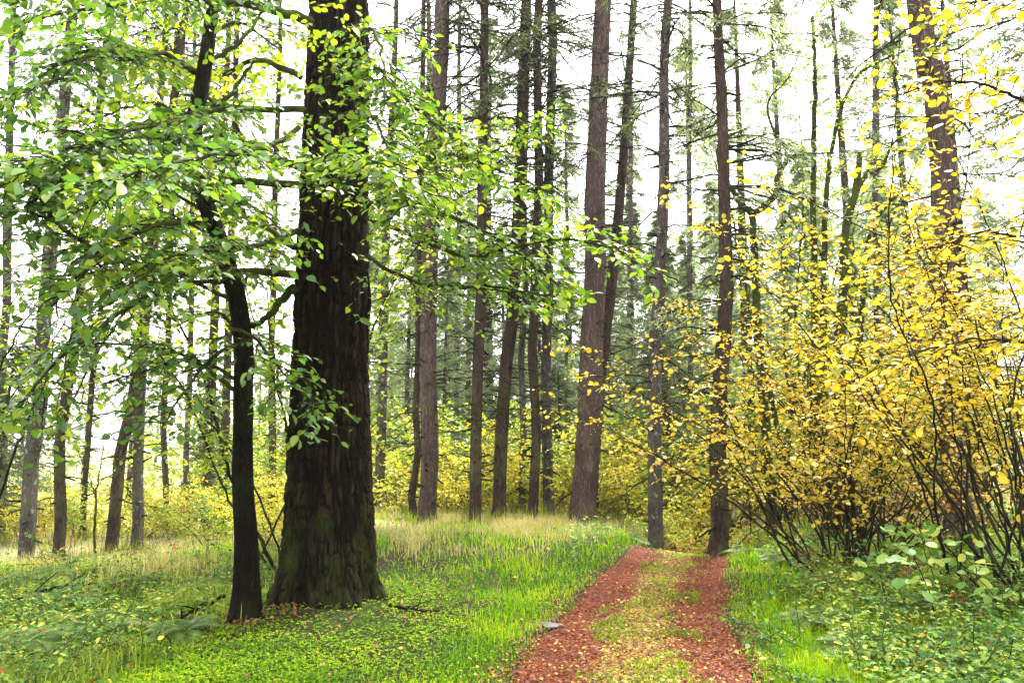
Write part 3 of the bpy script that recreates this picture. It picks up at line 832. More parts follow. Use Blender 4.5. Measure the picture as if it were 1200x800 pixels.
# ------------------------------------------------------------------ shrubs and multi-stemmed trees
def shrub(name, label, base, seed, nst, length, elev, mat, stem_mat='twig_dark', az=(0, 2 * math.pi), r0=.014, spread=.25, bend=.6, leaf=(.05, .09), TV=LEAF_V, TF=LEAF_F,
          cat='shrub', group=None, gap=.13, tw_len=(.25, .7), keep=.6, start=.3, sub_len=.2, split_stems=True, sides=5, tilt=.5, local=False, droop=.3):
    rng = np.random.default_rng(seed)
    base = np.asarray(base, float)
    t = thing(name, label, cat, base, group)
    o = np.zeros(3)
    tg, lf, sg = Geo(), Geo(), Geo()
    for k in range(nst):
        a = rng.uniform(*az); e = math.radians(rng.uniform(*elev)); ln = rng.uniform(*length)
        d = np.array([math.cos(a) * math.cos(e), math.sin(a) * math.cos(e), math.sin(e)])
        p0 = np.array([rng.normal(0, spread), rng.normal(0, spread), -.08])
        s = np.linspace(0, 1, 6)[:, None]
        hd = np.array([math.cos(a), math.sin(a), 0]); bd = bend * rng.uniform(.4, 1.3)
        pts = p0 + d * ln * s + (hd * .35 - np.array([0, 0, .55])) * bd * ln * .5 * s ** 2.2
        pts[1:] += rng.normal(0, .035 * ln / 3, (5, 3))
        lg = Geo() if split_stems else sg
        leafy(tg, lf, pts, r0 * rng.uniform(.7, 1.4), .003, rng, gap, tw_len, .09, sub_len, .05, leaf, start, TV, TF, droop, tilt, limb=lg, sides=sides, flat=.4, leaf_keep=keep)
        if split_stems: lg.build('stem', M[stem_mat], t)
    if not split_stems: sg.build('stems', M[stem_mat], t)
    tg.build('twigs', M[stem_mat], t)
    lf.build('foliage', M[mat], t)
    return t

def G(px, Y, dz=0.):
    x = float(gx(px, Y)); z = float(ground_z(x, Y)); x = float((px - 600) / FPX * (Y * CP + (z - CAM_H) * SP))
    return np.array([x, Y, z + dz])

PI = math.pi
shrub('hazel', 'big yellow hazel bush with a fan of dark arching stems right of the path', G(1000, 10.2), 21, 62, (2.4, 4.9), (36, 86), 'leaf_yellow', az=(0, 2 * PI), r0=.015, spread=.3,
      leaf=(.03, .078), TV=ROUND_V, gap=.10, tw_len=(.25, .75), keep=.62, start=.42, bend=.5)
shrub('hazel', 'yellow hazel at the right edge reaching high over the undergrowth', G(1215, 7.6), 22, 34, (3.4, 6.4), (52, 87), 'leaf_yellow', az=(.3 * PI, 1.6 * PI), r0=.014, spread=.3,
      leaf=(.035, .085), TV=ROUND_V, gap=.11, tw_len=(.3, .8), keep=.52, start=.36, bend=.45)
shrub('hazel', 'smaller yellow hazel behind the broken mossy trunk beside the path end', G(940, 15), 23, 16, (1.6, 3.2), (45, 82), 'leaf_yellow', spread=.4, leaf=(.05, .09), TV=OVAL_V, TF=OVAL_F, keep=.6, gap=.11)
shrub('hazel', 'yellow hazel behind the reddish leaning trunk at right', G(1185, 13), 24, 24, (3.5, 8.0), (56, 86), 'leaf_yellow', az=(-.45 * PI, .55 * PI), spread=.5, leaf=(.06, .10), TV=OVAL_V, TF=OVAL_F, keep=.6, gap=.11)
shrub('understory_tree', 'yellow-green understory tree behind the massive old trunk', G(345, 10.5), 25, 12, (5.5, 8.5), (60, 86), 'leaf_lime', 'twig_dark', r0=.022, spread=.25,
      leaf=(.06, .10), TV=LEAF_V, keep=.6, gap=.1, tw_len=(.4, 1.1), start=.22, cat='tree', bend=.5)
shrub('understory_tree', 'yellow-green understory tree with drooping sprays at the left edge', G(-60, 10.5), 26, 6, (5.5, 8.5), (62, 84), 'leaf_lime', 'twig_dark', r0=.02, spread=.2,
      leaf=(.06, .10), keep=.55, gap=.12, tw_len=(.4, 1.0), start=.3, cat='tree', bend=.55)
shrub('understory_tree', 'airy yellow-green tree spreading fine twigs behind the broken and mossy trunks', G(945, 16.5), 29, 9, (8.0, 12.5), (64, 87), 'leaf_lime', 'bark_moss', r0=.05, spread=.3,
      leaf=(.06, .10), TV=OVAL_V, TF=OVAL_F, keep=.3, gap=.16, tw_len=(.5, 1.3), start=.3, cat='tree', bend=.45)
shrub('thicket', 'dark rusty thicket of tangled stems behind the big yellow hazel', G(1050, 12.4), 28, 46, (1.0, 2.4), (25, 85), 'leaf_rust', r0=.012, spread=.9, leaf=(.05, .08), TV=OVAL_V, TF=OVAL_F,
      keep=.5, gap=.12, start=.2, split_stems=False, cat='thicket')
shrub('low_bush', 'low bush with large pale round leaves at the right edge below the hazel', G(1150, 7.4), 27, 14, (.6, 1.1), (35, 80), 'pale_leaf', r0=.006, spread=.35, leaf=(.09, .14), TV=ROUND_V,
      gap=.12, tw_len=(.12, .3), keep=.6, start=.3)

# gnarled mossy maple and the broken trunk
def stem_tree(name, label, base, stems, rr, seed, mat, keep=.3, bark='bark_moss', leaf=(.05, .09), start=.35, cat='tree'):
    rng = np.random.default_rng(seed)
    t = thing(name, label, cat, base)
    tg, lf = Geo(), Geo()
    for (p, r0, r1, leaves, nm) in stems:
        pts = [base + np.array([0, 0, -.1])] if p[0] is None else []
        pts += [W(*q) for q in p if q is not None]
        lg = Geo()
        if leaves:
            leafy(tg, lf, pts, r0, r1, rng, .1, (.3, .9), .09, .2, .05, leaf, start, LEAF_V, LEAF_F, .2, .5, limb=lg, sides=8, leaf_keep=keep)
        else:
            C = resample(pts, 26); C[1:-1] += rng.normal(0, .012, (24, 3)); tubes(lg, C, np.linspace(r0, r1, 26), 9)
        lg.build(nm, M[bark], t, base)
    if not tg.empty():
        tg.build('twigs', M['twig_dark'], t, base); lf.build('foliage', M[mat], t, base)
    return t

b = G(905, 14.2)
stem_tree('broken_tree', 'thin broken trunk with two gnarled mossy limbs forking at its top', b, [
    ([None, (903, 560, 14.2), (895, 470, 14.2), (888, 380, 14.2), (884, 300, 14.2), (881, 250, 14.2)], .10, .065, 0, 'trunk'),
    ([(881, 250, 14.2), (868, 238, 14.1), (858, 222, 14.0), (848, 212, 13.9)], .07, .035, 0, 'limb'),
    ([(881, 250, 14.2), (898, 240, 14.1), (908, 228, 14.0), (912, 205, 14.0), (922, 190, 14.0), (920, 172, 14.0), (908, 160, 14.0)], .07, .03, 0, 'limb'),
    ([(848, 212, 13.9), (840, 180, 13.7), (850, 150, 13.5), (835, 120, 13.4)], .03, .008, 1, 'limb'),
    ([(908, 160, 14.0), (900, 120, 13.8), (925, 90, 13.6), (940, 50, 13.5)], .03, .008, 1, 'limb'),
    ([(884, 300, 14.2), (870, 320, 13.9), (850, 330, 13.6)], .03, .01, 1, 'limb')], .1, 31, 'leaf_lime', .5)
b = G(975, 13.6)
stem_tree('mossy_maple', 'clump of mossy maple stems with crooked leaning tops behind yellow hazel', b, [
    ([None, (960, 560, 13.6), (956, 440, 13.6), (954, 330, 13.6), (953, 200, 13.6), (955, 90, 13.6), (952, 20, 13.6)], .10, .03, 1, 'stem'),
    ([None, (968, 560, 13.5), (966, 440, 13.5), (965, 320, 13.5), (970, 210, 13.5), (985, 130, 13.5), (1010, 85, 13.5), (1060, 60, 13.4)], .09, .02, 1, 'stem'),
    ([None, (985, 560, 13.3), (985, 450, 13.3), (988, 360, 13.3), (992, 270, 13.3), (1003, 220, 13.3), (1008, 180, 13.3)], .10, .055, 0, 'stem'),
    ([(1000, 232, 13.3), (1015, 205, 13.2), (1035, 195, 13.1), (1045, 170, 13.0), (1075, 150, 12.9)], .05, .014, 1, 'limb'),
    ([None, (1000, 560, 13.2), (1004, 450, 13.2), (1012, 340, 13.1), (1018, 280, 13.0), (1040, 240, 12.9), (1075, 215, 12.7)], .08, .02, 1, 'stem')], .1, 32, 'leaf_lime', .6)

# hanging yellow branch, near, at the upper right: belongs to a hazel rooted just outside the frame
b = G(1330, 5.6)
stem_tree('hazel', 'near hazel whose large yellow leaves hang into the upper right corner', b, [
    ([None, (1320, 400, 5.6), (1290, 250, 5.5), (1240, 150, 5.3), (1180, 110, 5.1), (1120, 95, 5.0), (1060, 110, 4.9)], .03, .004, 1, 'stem'),
    ([None, (1330, 300, 5.6), (1300, 120, 5.5), (1250, 30, 5.3), (1190, -5, 5.1), (1130, 5, 5.0)], .03, .004, 1, 'stem'),
    ([None, (1310, 450, 5.7), (1270, 350, 5.7), (1220, 290, 5.6), (1160, 270, 5.5), (1100, 290, 5.4)], .025, .004, 1, 'stem'),
    ([None, (1300, 500, 5.9), (1250, 430, 5.9), (1200, 400, 5.8), (1120, 400, 5.7), (1040, 430, 5.6)], .025, .004, 1, 'stem')], .1, 33, 'leaf_yellow', .3, 'twig_dark', (.05, .095), .45, 'shrub')

# ------------------------------------------------------------------ the tall conifer trunks
T = [
    # label, px, Y, w0, marks, w1, kw
    ('thick pale grey conifer at the left edge leaning right over the straw slope', 30, 15.0, 19, [(40, 500), (62, 290)], 13, dict(bark='bark_grey', seed=41, nb=60)),
    ('thin dark conifer standing just right of the thick grey leftmost conifer', 64, 16.0, 14, [(80, 480), (100, 290)], 9, dict(bark='bark_brown', seed=42, nb=60)),
    ('short dark leaning trunk, left of a twin conifer pair by the slender tree', 132, 17.0, 15, [(150, 500), (162, 420)], 11, dict(bark='bark_brown', seed=43, nb=50)),
    ('upright dark trunk, right of a leaning twin, on the left slope', 158, 17.4, 14, [(162, 500), (182, 220)], 8, dict(bark='bark_grey', seed=44, nb=70)),
    ('very thin dark conifer between the left twin pair and the slender tree', 218, 21.0, 8, [(220, 500), (223, 350)], 6, dict(bark='bark_grey', seed=45, nb=60)),
    ('dark trunk with bluish needles just left of the slender crooked tree', 240, 22.5, 13, [(247, 500), (252, 380)], 10, dict(bark='bark_brown', seed=46, nb=60, live=.6)),
    ('dark trunk seen right behind the slender crooked tree', 263, 20.0, 12, [(266, 500), (268, 420)], 9, dict(bark='bark_brown', seed=47, nb=50)),
    ('faint trunk at the extreme left edge behind the thick grey conifer', 1, 20.0, 9, [(3, 450), (8, 270)], 8, dict(bark='bark_grey', seed=48, nb=60)),
    ('greenish slim conifer standing clear just right of the massive old tree', 446, 20.0, 14, [(447, 500), (455, 290)], 9, dict(bark='bark_grey', seed=49, nb=70)),
    ('thin dark trunk pressed close to the left side of a reddish conifer', 486, 18.2, 10, [(487, 500), (490, 350)], 8, dict(bark='bark_brown', seed=50, nb=60)),
    ('straight reddish-brown conifer, first thick trunk right of the old tree', 500, 16.9, 23, [(502, 480), (506, 300), (515, 20)], 17, dict(bark='bark_red', seed=51, nb=90)),
    ('dark straight conifer standing alone midway along the central trunk row', 557, 16.6, 16, [(559, 450), (563, 300), (568, 20)], 9, dict(bark='bark_brown', seed=52, nb=110)),
    ('brownish conifer leaning right beside the lone dark straight trunk', 582, 18.0, 18, [(594, 450), (601, 330), (613, 20)], 11, dict(bark='bark_brown', seed=53, nb=90)),
    ('thinnest dark trunk in the cluster of four central conifers', 609, 20.0, 9, [(611, 450), (614, 300), (618, 60)], 6, dict(bark='bark_grey', seed=54, nb=80)),
    ('very dark upright conifer, left of a close pair in the central cluster', 625, 18.0, 13, [(626, 450), (627, 300), (632, 20)], 9, dict(bark='bark_brown', seed=55, nb=90)),
    ('grey-brown upright conifer, right of a close pair in the central cluster', 639, 18.6, 14, [(639, 450), (640, 300), (644, 20)], 10, dict(bark='bark_grey', seed=56, nb=90)),
    ('thickest reddish conifer of the central row, leaning right at the path head', 679, 17.4, 34, [(688, 480), (696, 340), (700, 220), (706, 20)], 19, dict(bark='bark_red', seed=57, nb=80, sides=26)),
    ('slim dark conifer leaning right from behind the thickest reddish trunk', 696, 19.2, 17, [(706, 450), (718, 330), (728, 200), (742, 20)], 8, dict(bark='bark_brown', seed=58, nb=80)),
    ('slim straight grey conifer at the left border of the path crest', 763, 14.6, 19, [(769, 450), (776, 280), (783, 20)], 10, dict(bark='bark_grey', seed=59, nb=80)),
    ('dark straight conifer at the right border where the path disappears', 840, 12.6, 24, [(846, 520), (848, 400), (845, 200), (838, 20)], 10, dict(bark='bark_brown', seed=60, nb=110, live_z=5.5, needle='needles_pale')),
    ('large reddish conifer leaning left above the yellow hazels at right', 1122, 11.5, 31, [(1117, 450), (1108, 260), (1092, 90), (1080, 10)], 22, dict(bark='bark_red', seed=61, nb=60, zb0=3)),
    ('distant thin trunk rising between the reddish conifer and the lone dark one', 535, 30., 8, [(536, 450), (540, 100)], 5, dict(bark='bark_grey', seed=62, nb=80, H=24)),
    ('distant thin trunk seen left of the slim leaning central conifer', 735, 32., 8, [(736, 450), (738, 100)], 5, dict(bark='bark_grey', seed=63, nb=70, H=22)),
    ('distant leaning trunk with curved top left of the reddish first conifer', 497, 28., 8, [(500, 450), (505, 200), (503, 60)], 6, dict(bark='bark_grey', seed=64, nb=70, H=22)),
]
for lab, px, Y, w0, marks, w1, kw in T:
    lodge_tree(lab, px, Y, w0, marks, w1, **kw)

T2 = [
    ('thin dark leaning pole on the left slope right of the thin dark leftmost conifer', 98, 20., 7, [(106, 480), (122, 300)], 5, dict(bark='bark_brown', seed=162, nb=60)),
    ('thin straight pole right of the upright dark trunk of the twin pair', 190, 24., 8, [(193, 450), (200, 250)], 6, dict(bark='bark_brown', seed=163, nb=60)),
    ('dark pole half hidden between slender tree and massive trunk', 318, 22., 10, [(319, 450), (322, 250)], 7, dict(bark='bark_brown', seed=164, nb=60)),
    ('distant straight trunk between the slim grey and path-end conifers', 808, 30., 8, [(809, 450), (810, 100)], 5, dict(bark='bark_grey', seed=165, nb=80, H=24)),
    ('distant trunk rising behind the mossy maple clump', 1030, 24., 10, [(1030, 450), (1028, 100)], 7, dict(bark='bark_grey', seed=166, nb=80, H=22)),
]
for lab, px, Y, w0, marks, w1, kw in T2:
    lodge_tree(lab, px, Y, w0, marks, w1, **kw)

# conifers with full crowns
spruce = full_conifer_meshes(71, 7.5, 2.0, 190, ('bark_brown', 'needles'), .12, .3, 10, .10, .026, .15, .45)
full_conifer('young spruce with drooping green boughs behind the path crest trunks', G(785, 21), 1., 'young spruces', spruce)
sp2 = full_conifer_meshes(72, 5., 1.6, 150, ('bark_brown', 'needles'), .08, .2, 10, .10, .026, .1, .35)
s2 = full_conifer('dark young spruce low at the extreme left edge', G(-8, 19), 1., 'young spruces', sp2)
dup(s2, G(245, 24), 2., .85, 'small bluish spruce behind the slender crooked tree', 'young spruces')
dup(s2, G(655, 25), 4., 1., 'small spruce half hidden behind the central conifer cluster', 'young spruces')
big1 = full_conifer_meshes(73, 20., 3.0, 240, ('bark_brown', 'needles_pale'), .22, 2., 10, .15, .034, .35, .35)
c1 = full_conifer('tall grey-green conifer with thin drooping boughs behind the broken mossy tree', G(885, 25), 1., 'tall feathery conifers', big1)
dup(c1, G(1015, 24), 2.2, .95, 'tall feathery conifer between the mossy maple clump and reddish leaning trunk', 'tall feathery conifers')
dup(c1, G(572, 34), 1.2, 1.15, 'wispy tall conifer behind the lone dark central trunk', 'tall feathery conifers')
dup(c1, G(668, 40), 3.6, 1.1, 'wispy tall conifer behind the central cluster, left of the thickest trunk', 'tall feathery conifers')
dup(c1, G(440, 36), 5.1, .9, 'pale feathery conifer seen just right of the massive old trunk', 'tall feathery conifers')
for px, Y, rz, sc, lab in [(935, 30, 2.9, 1.1, 'tall feathery conifer behind the gap left of the mossy maple clump'), (1085, 27, 4., 1., 'tall feathery conifer behind the large reddish leaning trunk'),
                           (820, 38, .7, 1.2, 'tall feathery conifer beyond the gap right of the slim grey conifer'), (745, 44, 1.9, 1.2, 'tall feathery conifer beyond the gap right of the leaning pair'),
                           (525, 44, 2.4, 1.1, 'tall feathery conifer far behind the gap right of the reddish first conifer'), (1150, 22, 5.5, .9, 'tall feathery conifer deep behind the right-edge yellow leaves'),
                           (150, 40, .2, .8, 'tall feathery conifer beyond the left slope behind the twin pair')]:
    dup(c1, G(px, Y), rz, sc, lab, 'tall feathery conifers')
dk = full_conifer_meshes(74, 17., 2.8, 260, ('bark_brown', 'needles'), .2, 1.5, 11, .11, .026, .25, .4)
d1 = full_conifer('dark green conifer filling the upper right corner behind yellow leaves', G(1268, 14.0), 1., 'tall feathery conifers', dk)
far = full_conifer_meshes(75, 15., 2.4, 220, ('bark_grey', 'needles_painted_mist'), .16, .8, 8, .18, .06, .25, .4)
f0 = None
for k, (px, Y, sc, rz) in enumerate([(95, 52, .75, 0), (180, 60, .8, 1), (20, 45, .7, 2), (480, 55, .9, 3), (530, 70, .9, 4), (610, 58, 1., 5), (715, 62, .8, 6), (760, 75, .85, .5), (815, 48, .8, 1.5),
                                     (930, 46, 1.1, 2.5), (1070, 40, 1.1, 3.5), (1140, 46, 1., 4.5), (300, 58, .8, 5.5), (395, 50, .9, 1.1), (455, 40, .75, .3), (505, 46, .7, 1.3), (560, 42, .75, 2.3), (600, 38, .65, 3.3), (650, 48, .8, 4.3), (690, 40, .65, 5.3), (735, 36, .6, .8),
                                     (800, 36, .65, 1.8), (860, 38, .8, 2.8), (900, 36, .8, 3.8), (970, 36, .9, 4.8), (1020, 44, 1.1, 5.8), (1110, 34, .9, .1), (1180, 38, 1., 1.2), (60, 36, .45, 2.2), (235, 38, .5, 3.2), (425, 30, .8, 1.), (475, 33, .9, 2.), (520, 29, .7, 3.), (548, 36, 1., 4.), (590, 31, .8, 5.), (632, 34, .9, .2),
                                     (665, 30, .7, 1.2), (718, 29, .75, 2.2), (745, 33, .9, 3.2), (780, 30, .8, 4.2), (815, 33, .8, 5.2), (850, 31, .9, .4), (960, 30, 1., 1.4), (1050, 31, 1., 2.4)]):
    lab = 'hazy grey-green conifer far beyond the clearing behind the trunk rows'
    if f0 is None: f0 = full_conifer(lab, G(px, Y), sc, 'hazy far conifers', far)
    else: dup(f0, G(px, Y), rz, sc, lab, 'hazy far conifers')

# ------------------------------------------------------------------ background bushes
protos = []
BG = [  # px, Y, scale, proto, label
    (470, 20, .9, 0, 'yellow-green bush between the greenish slim conifer and the reddish one'),
    (530, 19.5, .9, 1, 'yellow bush behind the gap between reddish and lone dark conifers'),
    (590, 23, 1.0, 2, 'olive bush behind the base of the right-leaning brown conifer'),
    (655, 22, 1.0, 0, 'yellow-green bush between the central cluster and the thickest trunk'),
    (735, 18.5, .8, 1, 'bright yellow bush at the feet of the slim leaning conifer'),
    (765, 22, 1.1, 2, 'olive bush behind the slim grey conifer at path crest'),
    (805, 17.5, .75, 1, 'yellow bush filling the gap over the path end'),
    (870, 20, 1.1, 0, 'yellow-green bush behind the dark conifer at the path end'),
    (315, 15, .65, 1, 'yellow bush seen between the slender tree and old trunk'),
    (410, 21, 1.0, 2, 'olive bush hidden mostly behind the massive old trunk'),
    (180, 24, .7, 2, 'low olive bush behind the twin dark trunks at left'),
    (90, 26, .7, 0, 'low yellowish bush on the straw slope at left'),
    (960, 19, 1.2, 1, 'tall yellow bush deep behind the mossy maple stems'),
    (1060, 17, 1.3, 0, 'yellow-green bush left of the large reddish leaning conifer'),
    (20, 25, .8, 1, 'yellow bush at the far left behind the grey conifer'),
    (560, 30, 1.3, 2, 'tall pale olive bush far behind the central trunks'),
    (700, 31, 1.3, 0, 'tall pale yellow-green bush far behind the leaning trunks'),
    (490, 32, 1.3, 1, 'tall pale yellow bush far behind the reddish first conifer'),
    (830, 30, 1.4, 2, 'tall pale olive bush far beyond the path end'),
    (775, 15.9, .36, 3, 'small lime bush just over the path crest'),
    (825, 15.2, .34, 1, 'small yellow bush hiding the path beyond its crest'),
    (40, 19, .55, 1, 'low yellow bush at the foot of the leftmost grey conifer'),
    (85, 20, .6, 3, 'lime bush between the two leftmost dark leaning trunks'),
    (145, 19.5, .6, 2, 'olive bush at the feet of the twin dark trunks'),
    (200, 20, .65, 1, 'yellow bush right of the twin dark trunks'),
    (255, 18, .6, 3, 'lime bush just left behind the slender crooked tree'),
    (500, 23, 1.25, 3, 'lime green bush filling the gap behind the reddish first conifer'),
    (555, 21, 1.15, 3, 'lime green bush right behind the lone dark conifer'),
    (620, 20.5, 1.0, 1, 'yellow bush behind the feet of the central cluster'),
    (640, 27, 1.5, 3, 'tall lime green bush far behind the central cluster'),
    (725, 24, 1.4, 3, 'tall lime green bush behind the slim leaning conifer'),
    (790, 19.5, .95, 3, 'lime green bush over the path crest right of the slim grey conifer'),
    (850, 24, 1.5, 3, 'tall lime green bush behind the dark path-end conifer'),
    (450, 25, 1.3, 3, 'tall lime green bush behind the greenish slim conifer'),
    (685, 20, .9, 1, 'low yellow bush between the two right-leaning conifers'),
    (920, 21, 1.6, 3, 'tall lime green bush behind the broken mossy trunk'),
    (1000, 20, 1.7, 3, 'tall lime green bush deep behind the mossy maple clump'),
    (280, 20, .8, 3, 'lime green bush behind the slender crooked tree'),
]
for k, (px, Y, sc, p, lab) in enumerate(BG):
    if len(protos) <= p:
        while len(protos) <= p:
            q = len(protos)
            protos.append(None)
    if protos[p] is None:
        m = ['leaf_olive', 'leaf_gold', 'leaf_olive', 'leaf_lime'][p]
        protos[p] = shrub('bush', lab, G(px, Y), 81 + p, 16, (1.8, 3.6), (35, 85), m, 'twig_brown', r0=.014, spread=.5, leaf=(.07, .125), TV=LEAF_V, TF=LEAF_F, gap=.11, tw_len=(.3, .8), keep=.6,
                          start=.15, split_stems=False, group='background bushes', sides=4)
        protos[p].scale = (sc,) * 3
    else:
        dup(protos[p], G(px, Y), k * 1.3, sc, lab, 'background bushes')

rngf = np.random.default_rng(77)
for k in range(22):
    px = 250 + k * 43 + rngf.uniform(-15, 15) if k < 20 else (k - 20) * 110 + 20
    dup(protos[[3, 2, 3, 1][k % 4]], G(px, rngf.uniform(36, 50)), k * 1.1, rngf.uniform(2.0, 2.9) * (1 if k < 20 else .6), 'pale tall thicket far beyond the trunks closing the view', 'far thickets')

# ------------------------------------------------------------------ grass and herbs
def blades(g, B, H, Wd, rng, lean=.5, az=None):
    n = len(B)
    a = rng.uniform(0, 2 * PI, n) if az is None else az
    d = np.stack([np.cos(a), np.sin(a), np.zeros(n)], -1)
    p = np.stack([-np.sin(a), np.cos(a), np.zeros(n)], -1)
    ln = np.abs(rng.normal(0, lean, n))
    V = []
    for s, w in ((0, 1.), (.4, .85), (.75, .55)):
        c = B + d * (H * ln * s ** 2)[:, None]; c = c.copy(); c[:, 2] += H * (s - .25 * np.minimum(ln, 1.5) * s ** 2)
        V += [c - p * (Wd * w * .5)[:, None], c + p * (Wd * w * .5)[:, None]]
    c = B + d * (H * ln)[:, None]; c = c.copy(); c[:, 2] += H * (1 - .25 * np.minimum(ln, 1.5))
    V.append(c)
    v = np.stack(V, 1).reshape(-1, 3)
    fl = np.array([0, 1, 3, 2, 2, 3, 5, 4, 4, 5, 6])
    g.add(v, (np.arange(n)[:, None] * 7 + fl[None]).ravel(), np.tile([4, 4, 3], n))

def scatter(n, x0, x1, y0, y1, rng, power=1.0):
    """points denser near the viewer"""
    u = rng.random(n)
    y = 1 / (1 / y0 + u * (1 / y1 - 1 / y0)) if power == 1.0 else y0 + (y1 - y0) * u
    x = rng.uniform(x0, x1, n) * np.maximum(y, 3.) * .74
    return x, y

rng = np.random.default_rng(5)
def tree_clear(x, y):
    return np.exp(-((x + 1.85) / 1.0) ** 2 - ((y - 7.6) / 1.05) ** 2)
def straw_zone(x, y):
    """where the sward is tall and bleached: the rise before the trunks and the slope at the left"""
    a = sstep(10.0, 13.2, y + 2.2 * (vnoise(x * .7, y * .7, seed=71) - .5) * 2) * sstep(1.7, .2, x - (y - 12) * .3)
    b = sstep(8.6, 11.0, y + 1.0 * (vnoise(x * .8, y * .8, seed=72) - .5) * 2) * sstep(-2.2, -4.2, x) * .8
    return np.maximum(a, b)

# short lime grass
x, y = scatter(330000, -1.0, 1.0, 2.6, 19, rng)
ip = in_path(x, y)
dens = (.25 + .75 * sstep(.38, .6, fbm(x * .8, y * .8, seed=61)))
verge = np.exp(-((ip - 1.25) / .5) ** 2)
dens = np.maximum(dens * .75, verge)
dens = dens * (1 - .6 * tree_clear(x, y)) * (1 - .25 * straw_zone(x, y))
left_bare = sstep(-1.0, -2.2, x) * sstep(8.0, 6.0, y)
dens = dens * (1 - .6 * sstep(0, -1., x) * sstep(10., 8.5, y))
keep = (rng.random(len(x)) < dens) & (ip > .97 + .22 * (vnoise(x * 2.5, y * 2.5, seed=62) - .5) + rng.normal(0, .05, len(x)))
x, y, ip = x[keep], y[keep], ip[keep]
hgt = (.045 + .10 * fbm(x * 1.2, y * 1.2, seed=63) + .10 * sstep(9, 12, y) * sstep(.4, .7, vnoise(x, y, seed=66))) * rng.uniform(.5, 1.4, len(x)) * (1 - .45 * np.exp(-((ip - 1.1) / .3) ** 2)) * (1 - .55 * sstep(.2, -.8, x) * sstep(10.5, 8.5, y))
g = Geo()
B = np.stack([x, y, ground_z(x, y) - .01], -1)
blades(g, B, hgt, (.0035 + .0009 * y) * rng.uniform(.7, 1.3, len(x)), rng, .7)
tag(g.build('grass', M['grass']), 'short lime green grass along the path', 'grass', kind='stuff')

# rank green and yellowing grass among the herbs on both banks
x, y = scatter(120000, -1.05, 1.05, 3., 16, rng)
ip_ = in_path(x, y)
w_ = np.maximum(sstep(-2.2, -3.2, x) * .9, sstep(1.6, 2.2, ip_) * (x > 0) * .55)
k = rng.random(len(x)) < w_ * (.1 + .9 * sstep(.4, .62, fbm(x * 1.2, y * 1.2, seed=90)))
x, y = x[k], y[k]; g = Geo()
blades(g, np.stack([x, y, ground_z(x, y) - .01], -1), (.05 + .26 * fbm(x * 1.1, y * 1.1, seed=91) ** 1.2) * rng.uniform(.5, 1.3, len(x)), (.003 + .0007 * y) * rng.uniform(.7, 1.3, len(x)), rng, .7)
tag(g.build('rank_grass', M['rank']), 'rank yellowing grass among the herbs of both banks', 'grass', kind='stuff')

# middle strip of the path
x = rng.uniform(-.58, .58, 70000); y = 1 / rng.uniform(1 / 13., 1 / 2.6, 70000)
k = (fbm(x * 3.2, y * 3.0, seed=64, octv=4) > .51 + .28 * np.abs(x) ** 1.5 + rng.normal(0, .05, len(x)))
u, y = x[k], y[k]; x = path_c(y) + (u + .03) * path_w(y)
g = Geo()
blades(g, np.stack([x, y, hbase(x, y) - .02], -1), rng.uniform(.015, .05, len(x)), rng.uniform(.004, .009, len(x)), rng, 1.2)
tag(g.build('strip_grass', M['grass']), 'thin grass growing along the middle of the path', 'grass', kind='stuff')

# tall bleached grass
x, y = scatter(230000, -1.1, .55, 8., 22, rng, 0)
sz = straw_zone(x, y)
keep = (rng.random(len(x)) < sz * (.03 + .38 * sstep(.46, .66, fbm(x * 1.3, y * 1.3, seed=67)))) & (in_path(x, y) > 1.25)
x, y, sz = x[keep], y[keep], sz[keep]
g = Geo()
h_ = (.02 + .42 * fbm(x * 1.3, y * 1.3, seed=68) ** 1.3) * rng.uniform(.5, 1.35, len(x))
blades(g, np.stack([x, y, ground_z(x, y) - .01], -1), h_, (.0018 + .0004 * y) * rng.uniform(.7, 1.2, len(x)), rng, .75)
tag(g.build('dry_grass', M['straw']), 'tall bleached straw grass before the trunks', 'grass', kind='stuff')
# far straw
x = rng.uniform(-60, 60, 60000); y = rng.uniform(20, 60, 60000); k = np.abs(x) < y * .75; x, y = x[k], y[k]
g = Geo(); blades(g, np.stack([x, y, ground_z(x, y)], -1), rng.uniform(.3, .9, len(x)) * fbm(x * .5, y * .5, seed=69) * 1.5, rng.uniform(.02, .045, len(x)), rng, .5)
tag(g.build('meadow_grass', M['straw']), 'pale straw meadow far behind the trunks', 'grass', kind='stuff')

# ground cover of small round leaves
def carpet(name, label, mat, n, zone, zmax, leaf, TV, TF, seed, xr=(-1, 1), yr=(2.6, 14), per=3, tilt=.35, cat='ground cover'):
    r = np.random.default_rng(seed)
    x, y = scatter(n, *xr, *yr, r)
    k = r.random(n) < zone(x, y)
    x, y = x[k], y[k]
    hh = np.abs(r.normal(0, .5, len(x))).clip(0, 1.4) * zmax * (.35 + 1.1 * fbm(x * 1.6, y * 1.6, seed=seed))
    O = np.stack([x, y, ground_z(x, y) + .012 + hh], -1)
    a0 = r.uniform(0, 2 * PI, len(x))
    g = Geo()
    for q in range(per):
        a = a0 + q * 2 * PI / per + r.normal(0, .2, len(x))
        D = norm(np.stack([np.cos(a), np.sin(a), r.normal(0, .25, len(x))], -1))
        N = norm(np.array([0, 0, 1.]) + r.normal(0, tilt, (len(x), 3)))
        ax, ay, az = leaf_frames(D, N)
        s = r.uniform(*leaf, len(x)) * (1 + .05 * np.maximum(0, y - 5))
        replicate(g, TV, TF, O, ax, ay, az, s)
    return tag(g.build(name, M[mat]), label, cat, kind='stuff')

